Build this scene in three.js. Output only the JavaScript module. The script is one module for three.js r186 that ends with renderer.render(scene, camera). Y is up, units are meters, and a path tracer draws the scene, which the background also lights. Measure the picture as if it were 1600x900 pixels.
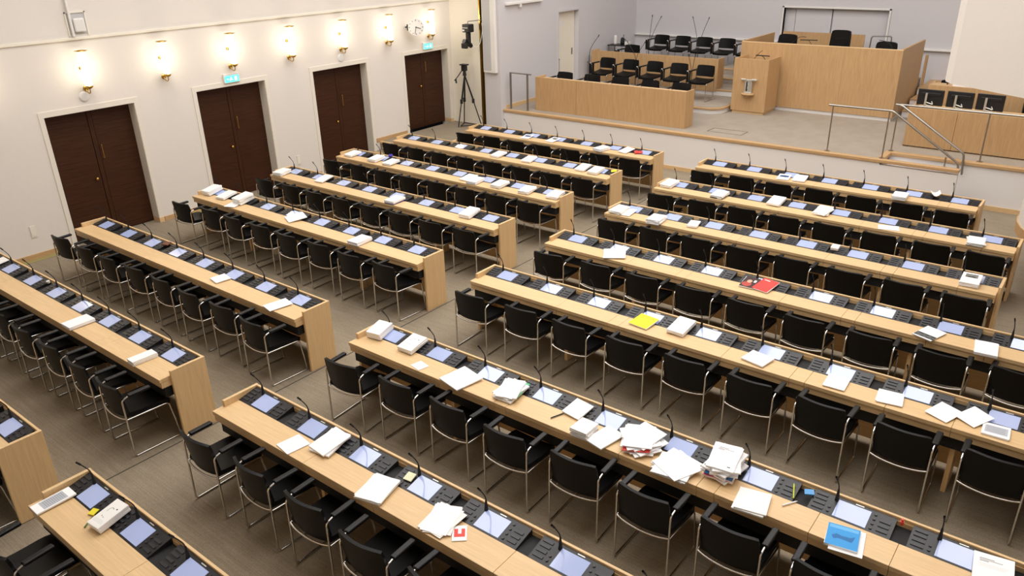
import * as THREE from 'three';
import { RoundedBoxGeometry } from 'three/addons/geometries/RoundedBoxGeometry.js';
import { mergeGeometries, toCreasedNormals } from 'three/addons/utils/BufferGeometryUtils.js';
import { RectAreaLightUniformsLib } from 'three/addons/lights/RectAreaLightUniformsLib.js';
RectAreaLightUniformsLib.init();

// ---------------------------------------------------------------- camera, light, exposure
const scene = new THREE.Scene();
scene.background = new THREE.Color(0x0b0b0c);
const F = 1208.18;                                   // focal length in pixels of a 1600x900 frame
const CAM = new THREE.Vector3(13.8416, 4.7131, 10.5986);
const camera = new THREE.PerspectiveCamera(2 * Math.atan(450 / F) * 180 / Math.PI, 16 / 9, 0.05, 80);
camera.position.copy(CAM);
camera.rotation.set(-0.423693, 0.674299, -0.026311, 'YXZ');
camera.updateMatrixWorld();
const renderer = new THREE.WebGLRenderer({ antialias: true });
renderer.toneMapping = THREE.LinearToneMapping;
renderer.toneMappingExposure = 1.0;
renderer.shadowMap.enabled = true;
const CEIL = 8.6;
const SKY_COLOR = new THREE.Color(1.0, 0.985, 0.965);
const SKY_L = 2.1;
for (const [x, z] of [[5.2, 0.5], [11.4, 0.5]]) {      // the two fields of the luminous ceiling
  const l = new THREE.RectAreaLight(SKY_COLOR, SKY_L, 5.2, 15.4);
  l.position.set(x, CEIL - 0.14, z); l.rotation.x = -Math.PI / 2; scene.add(l);
}

// ---------------------------------------------------------------- helpers
let seed = 7;
const rnd = () => { seed = (seed * 1664525 + 1013904223) >>> 0; return seed / 4294967296; };
const rr = (a, b) => a + (b - a) * rnd();
const V = (x, y, z) => new THREE.Vector3(x, y, z);
const taken = {};
const numbered = n => { const k = taken[n] = (taken[n] ?? -1) + 1; return k ? n + '_' + String(k).padStart(3, '0') : n; };
function shadow(o) { o.traverse(m => { if (m.isMesh) { m.castShadow = true; m.receiveShadow = true; } }); return o; }
// uv in metres, u along the grain axis
function metreUV(g, grain = 'x', off = null) {
  g = g.index ? g.toNonIndexed() : g;
  const p = g.attributes.position, n = g.attributes.normal, uv = new Float32Array(p.count * 2);
  const ox = off ? off[0] : rnd() * 4, oy = off ? off[1] : rnd() * 4;
  for (let i = 0; i < p.count; i++) {
    const a = { x: p.getX(i), y: p.getY(i), z: p.getZ(i) };
    const ax = Math.abs(n.getX(i)), ay = Math.abs(n.getY(i)), az = Math.abs(n.getZ(i));
    const nn = ax > ay && ax > az ? 'x' : ay > az ? 'y' : 'z';
    const rest = ['x', 'y', 'z'].filter(k => k !== nn);
    const u = rest.includes(grain) ? grain : rest[0], v = rest.find(k => k !== u);
    uv[2 * i] = a[u] + ox; uv[2 * i + 1] = a[v] + oy;
  }
  g.setAttribute('uv', new THREE.BufferAttribute(uv, 2));
  return g;
}
function bx(x0, x1, y0, y1, z0, z1, o = {}) {
  const w = x1 - x0, h = y1 - y0, d = z1 - z0;
  const g = o.r ? new RoundedBoxGeometry(w, h, d, o.seg ?? 1, Math.min(o.r, w / 2.01, h / 2.01, d / 2.01)) : new THREE.BoxGeometry(w, h, d);
  g.translate((x0 + x1) / 2, (y0 + y1) / 2, (z0 + z1) / 2);
  return o.raw ? g : metreUV(g, o.grain ?? 'x', o.off);
}
const norm = g => { g = g.index ? g.toNonIndexed() : g; if (!g.attributes.uv) g.setAttribute('uv', new THREE.BufferAttribute(new Float32Array(g.attributes.position.count * 2), 2)); for (const k of Object.keys(g.attributes)) if (!['position', 'normal', 'uv'].includes(k)) g.deleteAttribute(k); return g; };
const join = gs => gs.length === 1 ? norm(gs[0]) : mergeGeometries(gs.map(norm));
function mesh(name, gs, m, parent) {
  const o = new THREE.Mesh(join(Array.isArray(gs) ? gs : [gs]), m); o.name = name;
  if (parent) parent.add(o);
  return shadow(o);
}
function tag(o, label, category, group) { o.userData = { ...o.userData, label, category }; if (group) o.userData.group = group; return o; }
function thing(name, label, category, pos = [0, 0, 0], turn = 0, group) {
  const o = new THREE.Group(); o.name = numbered(name); o.position.set(...pos); o.rotation.y = turn; scene.add(o);
  return tag(o, label, category, group);
}
function struct(name, gs, m) { const o = mesh(name, gs, m, scene); o.userData.kind = 'structure'; return o; }
function copy(src, label, pos, turn, group) {
  const c = src.clone(); c.name = numbered(src.userData.kindName); scene.add(c);
  c.position.set(...pos); c.rotation.y = turn; return tag(c, label, src.userData.category, group);
}
function rod(pts, r, rad = 0.03, seg = 5, n = 6) {       // tube through points with rounded bends
  const P = pts.map(p => p.isVector3 ? p : V(...p)), c = new THREE.CurvePath();
  let a = P[0];
  for (let i = 1; i < P.length; i++) {
    if (i === P.length - 1) { c.add(new THREE.LineCurve3(a, P[i])); break; }
    const d0 = P[i].clone().sub(P[i - 1]), d1 = P[i + 1].clone().sub(P[i]);
    const k = Math.min(rad, d0.length() * 0.45, d1.length() * 0.45);
    const p0 = P[i].clone().addScaledVector(d0.normalize(), -k), p1 = P[i].clone().addScaledVector(d1.normalize(), k);
    c.add(new THREE.LineCurve3(a, p0)); c.add(new THREE.QuadraticBezierCurve3(p0, P[i], p1)); a = p1;
  }
  const parts = c.curves.map(q => new THREE.TubeGeometry(q, q.isLineCurve3 ? 1 : seg, r, n, false));
  for (const [e, dir] of [[P[0], P[0].clone().sub(P[1])], [P[P.length - 1], P[P.length - 1].clone().sub(P[P.length - 2])]]) {
    const s = new THREE.CircleGeometry(r, n); s.lookAt(dir); s.translate(e.x, e.y, e.z); parts.push(s);
  }
  return join(parts);
}
function curve(pts, r, n = 12, k = 6) { return norm(new THREE.TubeGeometry(new THREE.CatmullRomCurve3(pts.map(p => V(...p))), n, r, k, false)); }
function shell(nu, nv, f, t, crease = 0.7) {             // solid sheet of thickness t around a surface
  const P = [], N = [];
  for (let j = 0; j <= nv; j++) for (let i = 0; i <= nu; i++) P.push(f(i / nu, j / nv));
  const at = (i, j) => P[j * (nu + 1) + i];
  for (let j = 0; j <= nv; j++) for (let i = 0; i <= nu; i++) {
    const du = at(Math.min(i + 1, nu), j).clone().sub(at(Math.max(i - 1, 0), j)), dv = at(i, Math.min(j + 1, nv)).clone().sub(at(i, Math.max(j - 1, 0)));
    N.push(du.cross(dv).normalize());
  }
  const pos = [], idx = [], M = P.length;
  for (const s of [1, -1]) P.forEach((p, k) => { const q = p.clone().addScaledVector(N[k], s * t / 2); pos.push(q.x, q.y, q.z); });
  const W = nu + 1;
  for (let j = 0; j < nv; j++) for (let i = 0; i < nu; i++) {
    const a = j * W + i, b = a + 1, c = a + W, d = c + 1;
    idx.push(a, b, d, a, d, c, M + a, M + d, M + b, M + a, M + c, M + d);
  }
  const ring = [];
  for (let i = 0; i < nu; i++) ring.push(i); for (let j = 0; j < nv; j++) ring.push(j * W + nu);
  for (let i = nu; i > 0; i--) ring.push(nv * W + i); for (let j = nv; j > 0; j--) ring.push(j * W);
  ring.forEach((a, k) => { const b = ring[(k + 1) % ring.length]; idx.push(a, M + a, M + b, a, M + b, b); });
  const g = new THREE.BufferGeometry(); g.setAttribute('position', new THREE.Float32BufferAttribute(pos, 3)); g.setIndex(idx); g.computeVertexNormals();
  return norm(toCreasedNormals(g, crease));
}
const cyl = (r0, r1, y0, y1, n = 16, x = 0, z = 0) => { const g = new THREE.CylinderGeometry(r1, r0, y1 - y0, n); g.translate(x, (y0 + y1) / 2, z); return norm(g); };
const lathe = (pts, n = 20) => norm(new THREE.LatheGeometry(pts.map(p => new THREE.Vector2(...p)), n));
function extr(pts, y0, y1, bevel = 0, holes = []) {      // plan polygon [x,z] raised from y0 to y1
  const s = new THREE.Shape(pts.map(p => new THREE.Vector2(p[0], -p[1])));
  for (const h of holes) s.holes.push(new THREE.Path(h.map(p => new THREE.Vector2(p[0], -p[1]))));
  const g = new THREE.ExtrudeGeometry(s, { depth: y1 - y0 - 2 * bevel, bevelEnabled: bevel > 0, bevelSize: bevel, bevelThickness: bevel, bevelSegments: 1, bevelOffset: -bevel });
  g.rotateX(-Math.PI / 2); g.translate(0, y0 + bevel, 0);
  return metreUV(norm(g));
}

// ---------------------------------------------------------------- procedural textures
function lattice(w, h, s) { let q = s >>> 0; const a = new Float32Array(w * h); for (let i = 0; i < a.length; i++) { q = (q * 1664525 + 1013904223) >>> 0; a[i] = q / 4294967296; } return (x, y) => { x = ((x % w) + w) % w; y = ((y % h) + h) % h; const i = Math.floor(x), j = Math.floor(y), fx = x - i, fy = y - j, i1 = (i + 1) % w, j1 = (j + 1) % h, sx = fx * fx * (3 - 2 * fx), sy = fy * fy * (3 - 2 * fy); return (a[j * w + i] * (1 - sx) + a[j * w + i1] * sx) * (1 - sy) + (a[j1 * w + i] * (1 - sx) + a[j1 * w + i1] * sx) * sy; }; }
function tex(w, h, fn, mu, mv, srgb = true) {            // fn(u,v) -> [r,g,b] 0..1 ; mu,mv = metres covered
  const d = new Uint8Array(w * h * 4);
  for (let j = 0; j < h; j++) for (let i = 0; i < w; i++) { const c = fn(i / w, j / h), k = (j * w + i) * 4; for (let q = 0; q < 3; q++) d[k + q] = Math.max(0, Math.min(255, c[q] * 255)); d[k + 3] = 255; }
  const t = new THREE.DataTexture(d, w, h); t.wrapS = t.wrapT = THREE.RepeatWrapping; t.magFilter = THREE.LinearFilter; t.minFilter = THREE.LinearMipmapLinearFilter; t.generateMipmaps = true;
  if (srgb) t.colorSpace = THREE.SRGBColorSpace; t.repeat.set(1 / mu, 1 / mv); t.needsUpdate = true; return t;
}
function woodTex(base, amp, s, fine = 1) {
  const a = lattice(6, 48, s), b = lattice(10, 160, s + 1), c = lattice(24, 512, s + 2), e = lattice(3, 7, s + 3);
  return tex(1024, 512, (u, v) => {
    const wv = e(u * 3, v * 7) * 0.05;
    const k = (a(u * 6, (v + wv) * 48) - 0.5) * 0.55 + (b(u * 10, (v + wv) * 160) - 0.5) * 0.6 * fine + (c(u * 24, v * 512) - 0.5) * 0.5 * fine;
    return base.map((q, i) => q + k * amp * [1, 0.95, 0.8][i]);
  }, 1.6, 0.7);
}
const beech = woodTex([0.87, 0.735, 0.545], 0.065, 11);
const oakFront = woodTex([0.755, 0.61, 0.435], 0.085, 37);
const mahogany = woodTex([0.238, 0.125, 0.062], 0.085, 51);
const carpetTex = (() => {
  const a = lattice(256, 256, 5), b = lattice(12, 12, 6), c = lattice(8, 512, 8), e = lattice(512, 512, 9);
  return tex(1024, 1024, (u, v) => {
    const rib = Math.sin(v * Math.PI * 2 * 160) * 0.018;
    const k = (a(u * 256, v * 256) - 0.5) * 0.05 + (b(u * 12, v * 12) - 0.5) * 0.022 + (c(u * 8, v * 512) - 0.5) * 0.07 + (e(u * 512, v * 512) - 0.5) * 0.06 + rib;
    return [0.555 + k, 0.505 + k, 0.43 + k];
  }, 2, 2);
})();
const carpetPale = (() => {
  const a = lattice(256, 256, 15), b = lattice(12, 12, 16), e = lattice(512, 512, 19);
  return tex(1024, 1024, (u, v) => { const k = (a(u * 256, v * 256) - 0.5) * 0.05 + (b(u * 12, v * 12) - 0.5) * 0.03 + (e(u * 512, v * 512) - 0.5) * 0.06; return [0.625 + k, 0.58 + k, 0.525 + k]; }, 2, 2);
})();
const plasterBump = (() => { const a = lattice(128, 128, 3), b = lattice(24, 24, 4); return tex(512, 512, (u, v) => { const k = 0.5 + (a(u * 128, v * 128) - 0.5) * 0.3 + (b(u * 24, v * 24) - 0.5) * 0.5; return [k, k, k]; }, 1.5, 1.5, false); })();
const S = (o) => new THREE.MeshStandardMaterial(o);
const hex = h => new THREE.Color(h);
const M = {
  top: S({ map: beech, roughness: 0.42 }),
  side: S({ map: beech, roughness: 0.5 }),
  oak: S({ map: oakFront, roughness: 0.5 }),
  door: new THREE.MeshPhysicalMaterial({ map: mahogany, roughness: 0.5, specularIntensity: 0.5 }),
  carpet: S({ map: carpetTex, roughness: 0.97, bumpMap: carpetTex, bumpScale: 0.002 }),
  podCarpet: S({ map: carpetPale, roughness: 0.97, bumpMap: carpetPale, bumpScale: 0.002 }),
  wall: S({ color: hex('#e3dcd4'), roughness: 0.9, bumpMap: plasterBump, bumpScale: 0.0012 }),
  cream: S({ color: hex('#ece5d6'), roughness: 0.85 }),
  grey: S({ color: hex('#d0cdd0'), roughness: 0.9, bumpMap: plasterBump, bumpScale: 0.001 }),
  greyDark: S({ color: hex('#c2c1c1'), roughness: 0.85 }),
  white: S({ color: hex('#e9e6e2'), roughness: 0.6 }),
  frame: S({ color: hex('#e6dfd3'), roughness: 0.55 }),
  black: S({ color: hex('#17171a'), roughness: 0.42 }),
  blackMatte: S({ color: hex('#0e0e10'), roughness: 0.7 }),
  leather: new THREE.MeshPhysicalMaterial({ color: hex('#09090a'), roughness: 0.42, specularIntensity: 0.4 }),
  armpad: new THREE.MeshPhysicalMaterial({ color: hex('#111113'), roughness: 0.4, specularIntensity: 0.6 }),
  console: S({ color: hex('#1a1a1d'), roughness: 0.36 }),
  keypad: S({ color: hex('#2b2b30'), roughness: 0.4 }),
  chrome: S({ color: hex('#d8d6d2'), metalness: 1, roughness: 0.18 }),
  steel: S({ color: hex('#a9a59f'), metalness: 1, roughness: 0.3 }),
  dullSteel: S({ color: hex('#8d8984'), metalness: 0.7, roughness: 0.4 }),
  brass: S({ color: hex('#c9a24e'), metalness: 1, roughness: 0.26 }),
  paper: S({ color: hex('#f6f5f6'), roughness: 0.75 }),
  paperWarm: S({ color: hex('#f4f2ee'), roughness: 0.75 }),
  screen: new THREE.MeshPhysicalMaterial({ color: hex('#aab6d8'), roughness: 0.12, clearcoat: 1, clearcoatRoughness: 0.03, emissive: hex('#8da4e6'), emissiveIntensity: 0.2 }),
  glow: S({ color: 0xffffff, emissive: hex('#fff3da'), emissiveIntensity: 4 }),
  red: S({ color: hex('#d8453c'), roughness: 0.6 }), yellow: S({ color: hex('#efdf33'), roughness: 0.6 }),
  blue: S({ color: hex('#3f96d8'), roughness: 0.25 }), darkblue: S({ color: hex('#2f5f96'), roughness: 0.4 }),
  green: S({ color: hex('#58b98a'), roughness: 0.6 }), penGreen: S({ color: hex('#3d6b2c'), roughness: 0.4 }),
  purple: S({ color: hex('#4a3fb0'), roughness: 0.7 }), brown: S({ color: hex('#6d3f2c'), roughness: 0.55 }),
  pink: S({ color: hex('#e2357f'), roughness: 0.7 }), lime: S({ color: hex('#c6d23a'), roughness: 0.45 }),
  orange: S({ color: hex('#e2553a'), roughness: 0.4 }), note: S({ color: hex('#f0efcb'), roughness: 0.7 }),
  silver: S({ color: hex('#cfcdc6'), metalness: 0.6, roughness: 0.35 }),
};

// ---------------------------------------------------------------- the setting
const zRow = [-3.10, -1.49, 0.11, 1.72, 3.35, 5.38, 7.05, 8.69];
const YP = 0.83, YL = 0.384, ZP = -4.65;
struct('floor', bx(-0.3, 17.3, -0.3, 0, -5.3, 14.3, { off: [0, 0] }), M.carpet);
// left wall with the four door openings (z ranges), 0.3 thick
const doorZ = [0, 1, 2, 3].map(j => [5.391 - 2.738 * j - 1.524, 5.391 - 2.738 * j]);
const DT = 2.237, REVEAL = 0.2;
{
  const g = []; let z = 14.3;
  for (const [a, b] of doorZ) { g.push(bx(-0.3, 0, 0, CEIL, b, z)); g.push(bx(-0.3, 0, DT, CEIL, a, b)); z = a; }
  g.push(bx(-0.3, 0, 0, CEIL, -4.55, z));
  struct('wall_left', g, M.wall);
  struct('trim_1', [bx(0, 0.03, 3.375, 3.42, -4.5, 14, { r: 0.008 })], M.cream);
  const bb = []; z = 14;
  doorZ.forEach(([a, b], j) => { bb.push(bx(0, 0.022, j === 3 ? YL : 0, (j === 3 ? YL : 0) + 0.085, b + 0.1, z - (j ? 0.1 : 0), { grain: 'z' })); z = a; });
  struct('baseboard_left', bb, M.oak);
  struct('trim_8', [bx(0.022, 0.15, 0, 0.004, 5.5, 14), bx(0.022, 0.15, 0, 0.004, 2.9, 3.5), bx(0.022, 0.15, 0, 0.004, 0.2, 0.9)], S({ color: hex('#9a8f5c'), roughness: 0.6 }));
}
doorZ.forEach(([a, b], j) => {
  const y0 = j === 3 ? YL : 0;
  const d = new THREE.Group(); d.name = 'door_' + (j + 1); d.userData = { kind: 'structure' }; scene.add(d);
  const mid = (a + b) / 2, x1 = -REVEAL;
  mesh('door_leaf', bx(x1 - 0.05, x1, y0 + 0.01, DT - 0.012, mid + 0.012, b - 0.006, { grain: 'z' }), M.door, d);
  mesh('door_leaf', bx(x1 - 0.05, x1 - 0.008, y0 + 0.01, DT - 0.012, a + 0.006, mid - 0.082, { grain: 'z' }), M.door, d);
  mesh('meeting_stile', bx(x1 - 0.05, x1 - 0.004, y0 + 0.01, DT - 0.012, mid - 0.074, mid - 0.002, { grain: 'y' }), M.door, d);
  const knob = new THREE.SphereGeometry(0.028, 12, 8); knob.scale(0.8, 1, 1); knob.translate(x1 + 0.05, y0 + 1.03, mid + 0.1);
  const kn = mesh('door_knob', [norm(knob), bx(x1, x1 + 0.05, y0 + 1.018, y0 + 1.042, mid + 0.088, mid + 0.112)], M.brass, d);
  mesh('pull_handle', rod([[x1, y0 + 1.35, mid - 0.11], [x1 + 0.04, y0 + 1.35, mid - 0.11], [x1 + 0.04, y0 + 1.6, mid - 0.11], [x1, y0 + 1.6, mid - 0.11]], 0.007, 0.02), M.brass, d);
  mesh('door_frame', [bx(-0.006, 0.014, y0, DT + 0.09, b, b + 0.08), bx(-0.006, 0.014, y0, DT + 0.09, a - 0.08, a), bx(-0.006, 0.014, DT, DT + 0.09, a, b)], M.frame, d);
  mesh('door_lining', [bx(-0.3, -0.001, y0, DT, a - 0.001, a + 0.004), bx(-0.3, -0.001, y0, DT, b - 0.004, b + 0.001), bx(-0.3, -0.001, DT - 0.005, DT + 0.001, a, b)], M.frame, d);
  mesh('plinth_block', [bx(-REVEAL, 0.026, y0, y0 + 0.09, a - 0.085, a + 0.008, { grain: 'z' })], M.side, d);
});
// landing with steps beside the podium, left
{
  const g = thingStruct('floor_landing');
  mesh('slab', bx(0, 1.5, 0, YL - 0.02, -4.5, -1.82, { off: [0, 0] }), M.carpet, g);
  mesh('carpet', bx(0, 1.46, YL - 0.02, YL, -4.5, -1.86, { off: [0, 0] }), M.carpet, g);
  mesh('nosing', [bx(0, 1.5, YL - 0.05, YL + 0.004, -1.86, -1.8, { r: 0.01 }), bx(1.44, 1.5, YL - 0.05, YL + 0.004, -3.7, -1.86, { grain: 'z', r: 0.01 })], M.side, g);
  mesh('step', [bx(0, 1.25, 0, 0.185, -1.8, -1.58, { off: [0, 0] })], M.carpet, g);
  mesh('step_nosing', [bx(0, 1.25, 0.15, 0.195, -1.6, -1.56, { r: 0.01 })], M.side, g);
}
function thingStruct(name) { const g = new THREE.Group(); g.name = name; g.userData = { kind: 'structure' }; scene.add(g); return g; }
// front wall return by the landing, pillar, side wall of the podium, back wall
struct('wall_front_return', [bx(-0.3, 0.98, 0, CEIL, -4.8, -4.5)], M.cream);
struct('wall_front_pillar', [bx(1.08, 1.58, 0, CEIL, -4.62, -4.5), bx(0.98, 1.08, 0, CEIL, -4.8, -4.68)], M.grey);
{
  const g = thingStruct('trim_2');
  mesh('brass_strip', bx(0.965, 1.0, YL, 4.6, -4.66, -4.485), M.brass, g);
}
const PD = [-7.94, -7.0];                                  // podium door in the side wall
struct('wall_side', [bx(1.28, 1.58, 0, CEIL, PD[1], -4.62), bx(1.28, 1.58, 0, CEIL, -11.4, PD[0]), bx(1.28, 1.58, 2.94, CEIL, PD[0], PD[1])], M.grey);
struct('baseboard_side', [bx(1.58, 1.6, YP, YP + 0.09, -6.6, -4.7, { grain: 'z' })], M.side);
{
  const d = new THREE.Group(); d.name = 'door_5'; d.userData = { kind: 'structure' }; scene.add(d);
  mesh('door_leaf', bx(1.4, 1.45, YP, 2.93, PD[0] + 0.01, PD[1] - 0.01), M.cream, d);
  mesh('door_frame', [bx(1.578, 1.592, YP, 3.0, PD[1], PD[1] + 0.06), bx(1.578, 1.592, YP, 3.0, PD[0] - 0.06, PD[0]), bx(1.578, 1.592, 2.94, 3.0, PD[0], PD[1])], M.grey, d);
  mesh('handle_plate', bx(1.45, 1.462, 1.78, 1.95, PD[0] + 0.1, PD[0] + 0.15), M.dullSteel, d);
  mesh('sign_sheet', bx(1.45, 1.453, 2.55, 2.72, PD[1] - 0.4, PD[1] - 0.03), M.white, d);
}
struct('wall_back', [bx(1.28, 6.05, 0, CEIL, -11.39, -11.09), bx(8.71, 17.3, 0, CEIL, -11.39, -11.09), bx(6.05, 8.71, 2.88, CEIL, -11.39, -11.09), bx(5.9, 8.9, 0, 3.1, -11.9, -11.6)], M.grey);
{
  const g = thingStruct('door_6');                            // grey folding doors in the niche behind the chair
  mesh('niche_side', [bx(6.0, 6.05, 0.8, 2.9, -11.6, -11.09), bx(8.71, 8.76, 0.8, 2.9, -11.6, -11.09), bx(6.05, 8.71, 2.88, 2.92, -11.6, -11.09)], M.grey, g);
  mesh('niche_back', [bx(6.0, 8.76, 0.8, 2.92, -11.36, -11.29), bx(6.05, 6.33, 0.9, 2.87, -11.29, -11.25)], M.grey, g);
  mesh('door_panel', bx(6.35, 7.28, 0.9, 2.87, -11.28, -11.22), M.grey, g);
  mesh('door_panel', bx(7.32, 8.7, 0.9, 2.87, -11.28, -11.22), M.grey, g);
  mesh('frame', [bx(6.02, 6.06, 0.8, 2.93, -11.1, -11.075), bx(8.7, 8.74, 0.8, 2.93, -11.1, -11.075), bx(6.02, 8.74, 2.88, 2.92, -11.1, -11.075)], M.white, g);
}
struct('trim_3', [bx(1.6, 6.0, 1.985, 2.03, -11.09, -11.0, { r: 0.01 }), bx(9.3, 12.5, 1.985, 2.03, -11.09, -11.0, { r: 0.01 })], M.white);
struct('wall_right', bx(17, 17.3, 0, CEIL, -11.4, 14.3), M.wall);
struct('wall_rear', bx(-0.3, 17.3, 0, CEIL, 14, 14.3), M.wall);
{ // ceiling: frame around two luminous fields
  const H = CEIL, g = [];
  g.push(bx(-0.3, 2.5, H, H + 0.3, -11.4, 14.3), bx(7.9, 8.7, H, H + 0.3, -7.3, 8.3), bx(14.1, 17.3, H, H + 0.3, -11.4, 14.3), bx(2.5, 14.1, H, H + 0.3, -11.4, -7.3), bx(2.5, 14.1, H, H + 0.3, 8.3, 14.3));
  g.push(bx(2.4, 14.2, H + 0.3, H + 0.5, -7.4, 8.4));
  struct('ceiling', g, M.wall);
  for (const x of [5.2, 11.4]) {
    const t = thing('ceiling_light', 'wide luminous skylight field in the ceiling above the ' + (x < 8 ? 'door-side' : 'far-side') + ' desk block', 'skylight', [x, CEIL - 0.1, 0.5], 0, 'luminous ceiling fields');
    mesh('diffuser', bx(-2.62, 2.62, 0.1, 0.13, -7.75, 7.75), S({ color: 0xffffff, emissive: SKY_COLOR, emissiveIntensity: SKY_L * 0.55 }), t);
  }
}
// podium
{
  const g = thingStruct('floor_podium');
  mesh('carpet', [extr([[1.58, -11.09], [17, -11.09], [17, -5.3], [10.5, -5.3], [10.5, ZP + 0.04], [1.58, ZP + 0.04]], 0.5, YP)], M.podCarpet, g);
  mesh('front_face', [bx(1.3, 10.5, 0, YP - 0.05, ZP - 0.1, ZP + 0.05), bx(10.5, 11.8, 0, YP - 0.1, ZP - 0.07, ZP + 0.05)], M.white2 ?? (M.white2 = S({ color: hex('#e8e5e4'), roughness: 0.85 })), g);
  mesh('stair_wall', [bx(10.5, 17, 0, YP - 0.05, -5.35, -5.27)], M.white2, g);
  mesh('front_nosing', [bx(1.52, 11.82, YP - 0.06, YP + 0.006, ZP - 0.04, ZP + 0.08, { r: 0.014 })], M.oak, g);
  mesh('stair_nosing', [bx(10.42, 17, YP - 0.06, YP + 0.006, -5.36, -5.23, { r: 0.014 }), bx(10.42, 10.54, YP - 0.06, YP + 0.006, -5.25, ZP - 0.04, { r: 0.014, grain: 'z' })], M.oak, g);
  mesh('skirting', [bx(1.5, 11.8, 0, 0.085, ZP + 0.05, ZP + 0.07), bx(11.8, 13.6, 0, 0.085, -5.27, -5.25)], M.side, g);
  for (let k = 0; k < 4; k++) mesh('stair_tread', [bx(10.54 + k * 0.3, 10.84 + k * 0.3, 0, YP - 0.166 * (k + 1), -5.27, ZP - 0.07)], M.white2, g);
}
{
  const g = thingStruct('floor_tier');                        // raised tiers behind the front bench
  const pl = []; const R = 0.35, xr = 6.4, zf = -6.64;
  pl.push([1.58, -11.09], [xr, -11.09]);
  for (let k = 0; k <= 6; k++) { const a = k / 6 * Math.PI / 2; pl.push([xr - R + R * Math.cos(a), zf - R + R * Math.sin(a)]); }
  pl.push([1.58, zf]);
  mesh('riser', extr(pl.map(([x, z]) => [x > 2 ? x - 0.03 : x, z > -11 ? z - 0.03 : z]), YP, YP + 0.1), M.white2, g);
  mesh('nosing', extr(pl, YP + 0.1, YP + 0.145, 0.008), M.oak, g);
  mesh('carpet', extr(pl.map(([x, z]) => [x > 2 ? x - 0.05 : x, z > -11 ? z - 0.05 : z]), YP + 0.145, YP + 0.152), M.podCarpet, g);
  [[-8.2, 0.98, 1.13], [-9.05, 1.13, 1.28], [-9.62, 1.28, 1.43]].forEach(([z, a, b], k) => {
    const x1 = k < 2 ? 6.3 : 6.3, x0 = k === 2 ? 5.0 : 1.58;
    mesh('step', bx(x0, x1, a, b - 0.04, -11.09, z, { off: [0, 0] }), k === 0 ? M.white2 : M.podCarpet, g);
    mesh('step_nosing', bx(x0, x1, b - 0.04, b, z - 0.06, z + 0.01, { r: 0.01 }), M.oak, g);
    mesh('step_carpet', bx(x0, x1, b - 0.04, b - 0.002, -11.09, z - 0.06, { off: [0, 0] }), M.podCarpet, g);
  });
}
struct('trim_7', [bx(6.872, 6.884, 0, 0.003, -3.6, 9.6)], S({ color: hex('#4a443a'), roughness: 0.9 }));
struct('trim_4', [bx(6.84, 7.62, YP, YP + 0.003, -5.07, -5.05), bx(6.84, 7.62, YP, YP + 0.003, -5.42, -5.40), bx(6.84, 6.86, YP, YP + 0.003, -5.42, -5.05), bx(7.6, 7.62, YP, YP + 0.003, -5.42, -5.05)], M.steel);

// ---------------------------------------------------------------- desk rows
const ORD = ['first', 'second', 'third', 'fourth', 'fifth', 'sixth', 'seventh', 'eighth', 'ninth', 'tenth'];
const pitchOf = (blk, ri) => blk === 'L' ? 0.69 : [0.674, 0.677, 0.682, 0.69, 0.695, 0.695, 0.695, 0.695][ri];
const rowsDef = [                                            // block, row index, x0, x1, seats, first screen x
  ['L', 0, 2.03, 6.85, 7, 2.36], ...[1, 2, 3, 4, 5, 6].map(i => ['L', i, 1.32, 6.85, 8, 1.64]), ['L', 7, 3.4, 6.88, 5, 3.74],
  ['R', 0, 7.76, 12.46, 7, 8.09], ['R', 1, 7.76, 13.18, 8, 8.09], ['R', 2, 7.76, 13.2, 8, 8.09], ['R', 3, 7.76, 14.02, 9, 8.09], ['R', 4, 7.76, 14.72, 10, 8.09], ['R', 5, 7.76, 14.72, 10, 8.09], ['R', 6, 7.76, 13.32, 8, 8.09], ['R', 7, 7.78, 11.2, 5, 8.11],
];
const blockName = { L: 'door-side block', R: 'block away from doors' };
// one console unit, centred on its screen, front edge at z = 0.235 behind the rail line
const CZ0 = 0.03, CZ1 = 0.235, CY0 = 0.741, CY1 = 0.784;
const slope = Math.atan2(CY1 - CY0, CZ1 - CZ0);
const consoleGeo = (() => {
  const s = new THREE.Shape([[CZ0, 0.728], [CZ1, 0.728], [CZ1, CY0], [CZ0, CY1]].map(p => new THREE.Vector2(p[0], p[1])));
  const g = new THREE.ExtrudeGeometry(s, { depth: 0.585, bevelEnabled: false }); g.rotateY(-Math.PI / 2); g.translate(0.29, 0, 0);
  // extrude runs along +z of the shape plane; after the turn shape x -> world z
  return norm(g);
})();
const onSlope = (g, x, t, lift) => { g.rotateX(slope); const z = CZ1 + (CZ0 - CZ1) * t, y = CY0 + (CY1 - CY0) * t; g.translate(x, y + lift, z); return norm(g); };
const screenGeo = onSlope(new THREE.BoxGeometry(0.235, 0.004, 0.168), 0, 0.47, 0.001);
const keypadGeo = join([
  ...[0.145, 0.16].map((x, k) => null).filter(Boolean),
  ...[0.16, 0.38, 0.6, 0.82].map(t => onSlope(new THREE.CylinderGeometry(0.011, 0.011, 0.008, 10), 0.15, t, 0.003)),
  ...[0.2, 0.42, 0.64].map(t => onSlope(new THREE.BoxGeometry(0.075, 0.008, 0.022), 0.225, t, 0.002)),
  ...[0.2, 0.42, 0.64, 0.84].map(t => onSlope(new THREE.BoxGeometry(0.085, 0.008, 0.022), -0.235, t, 0.002)),
  ...[0.2, 0.4].map(t => onSlope(new THREE.CylinderGeometry(0.011, 0.011, 0.008, 10), -0.158, t, 0.003)),
]);
const labelStripGeo = onSlope(new THREE.BoxGeometry(0.06, 0.003, 0.008), 0.03, 0.95, 0.001);
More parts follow.
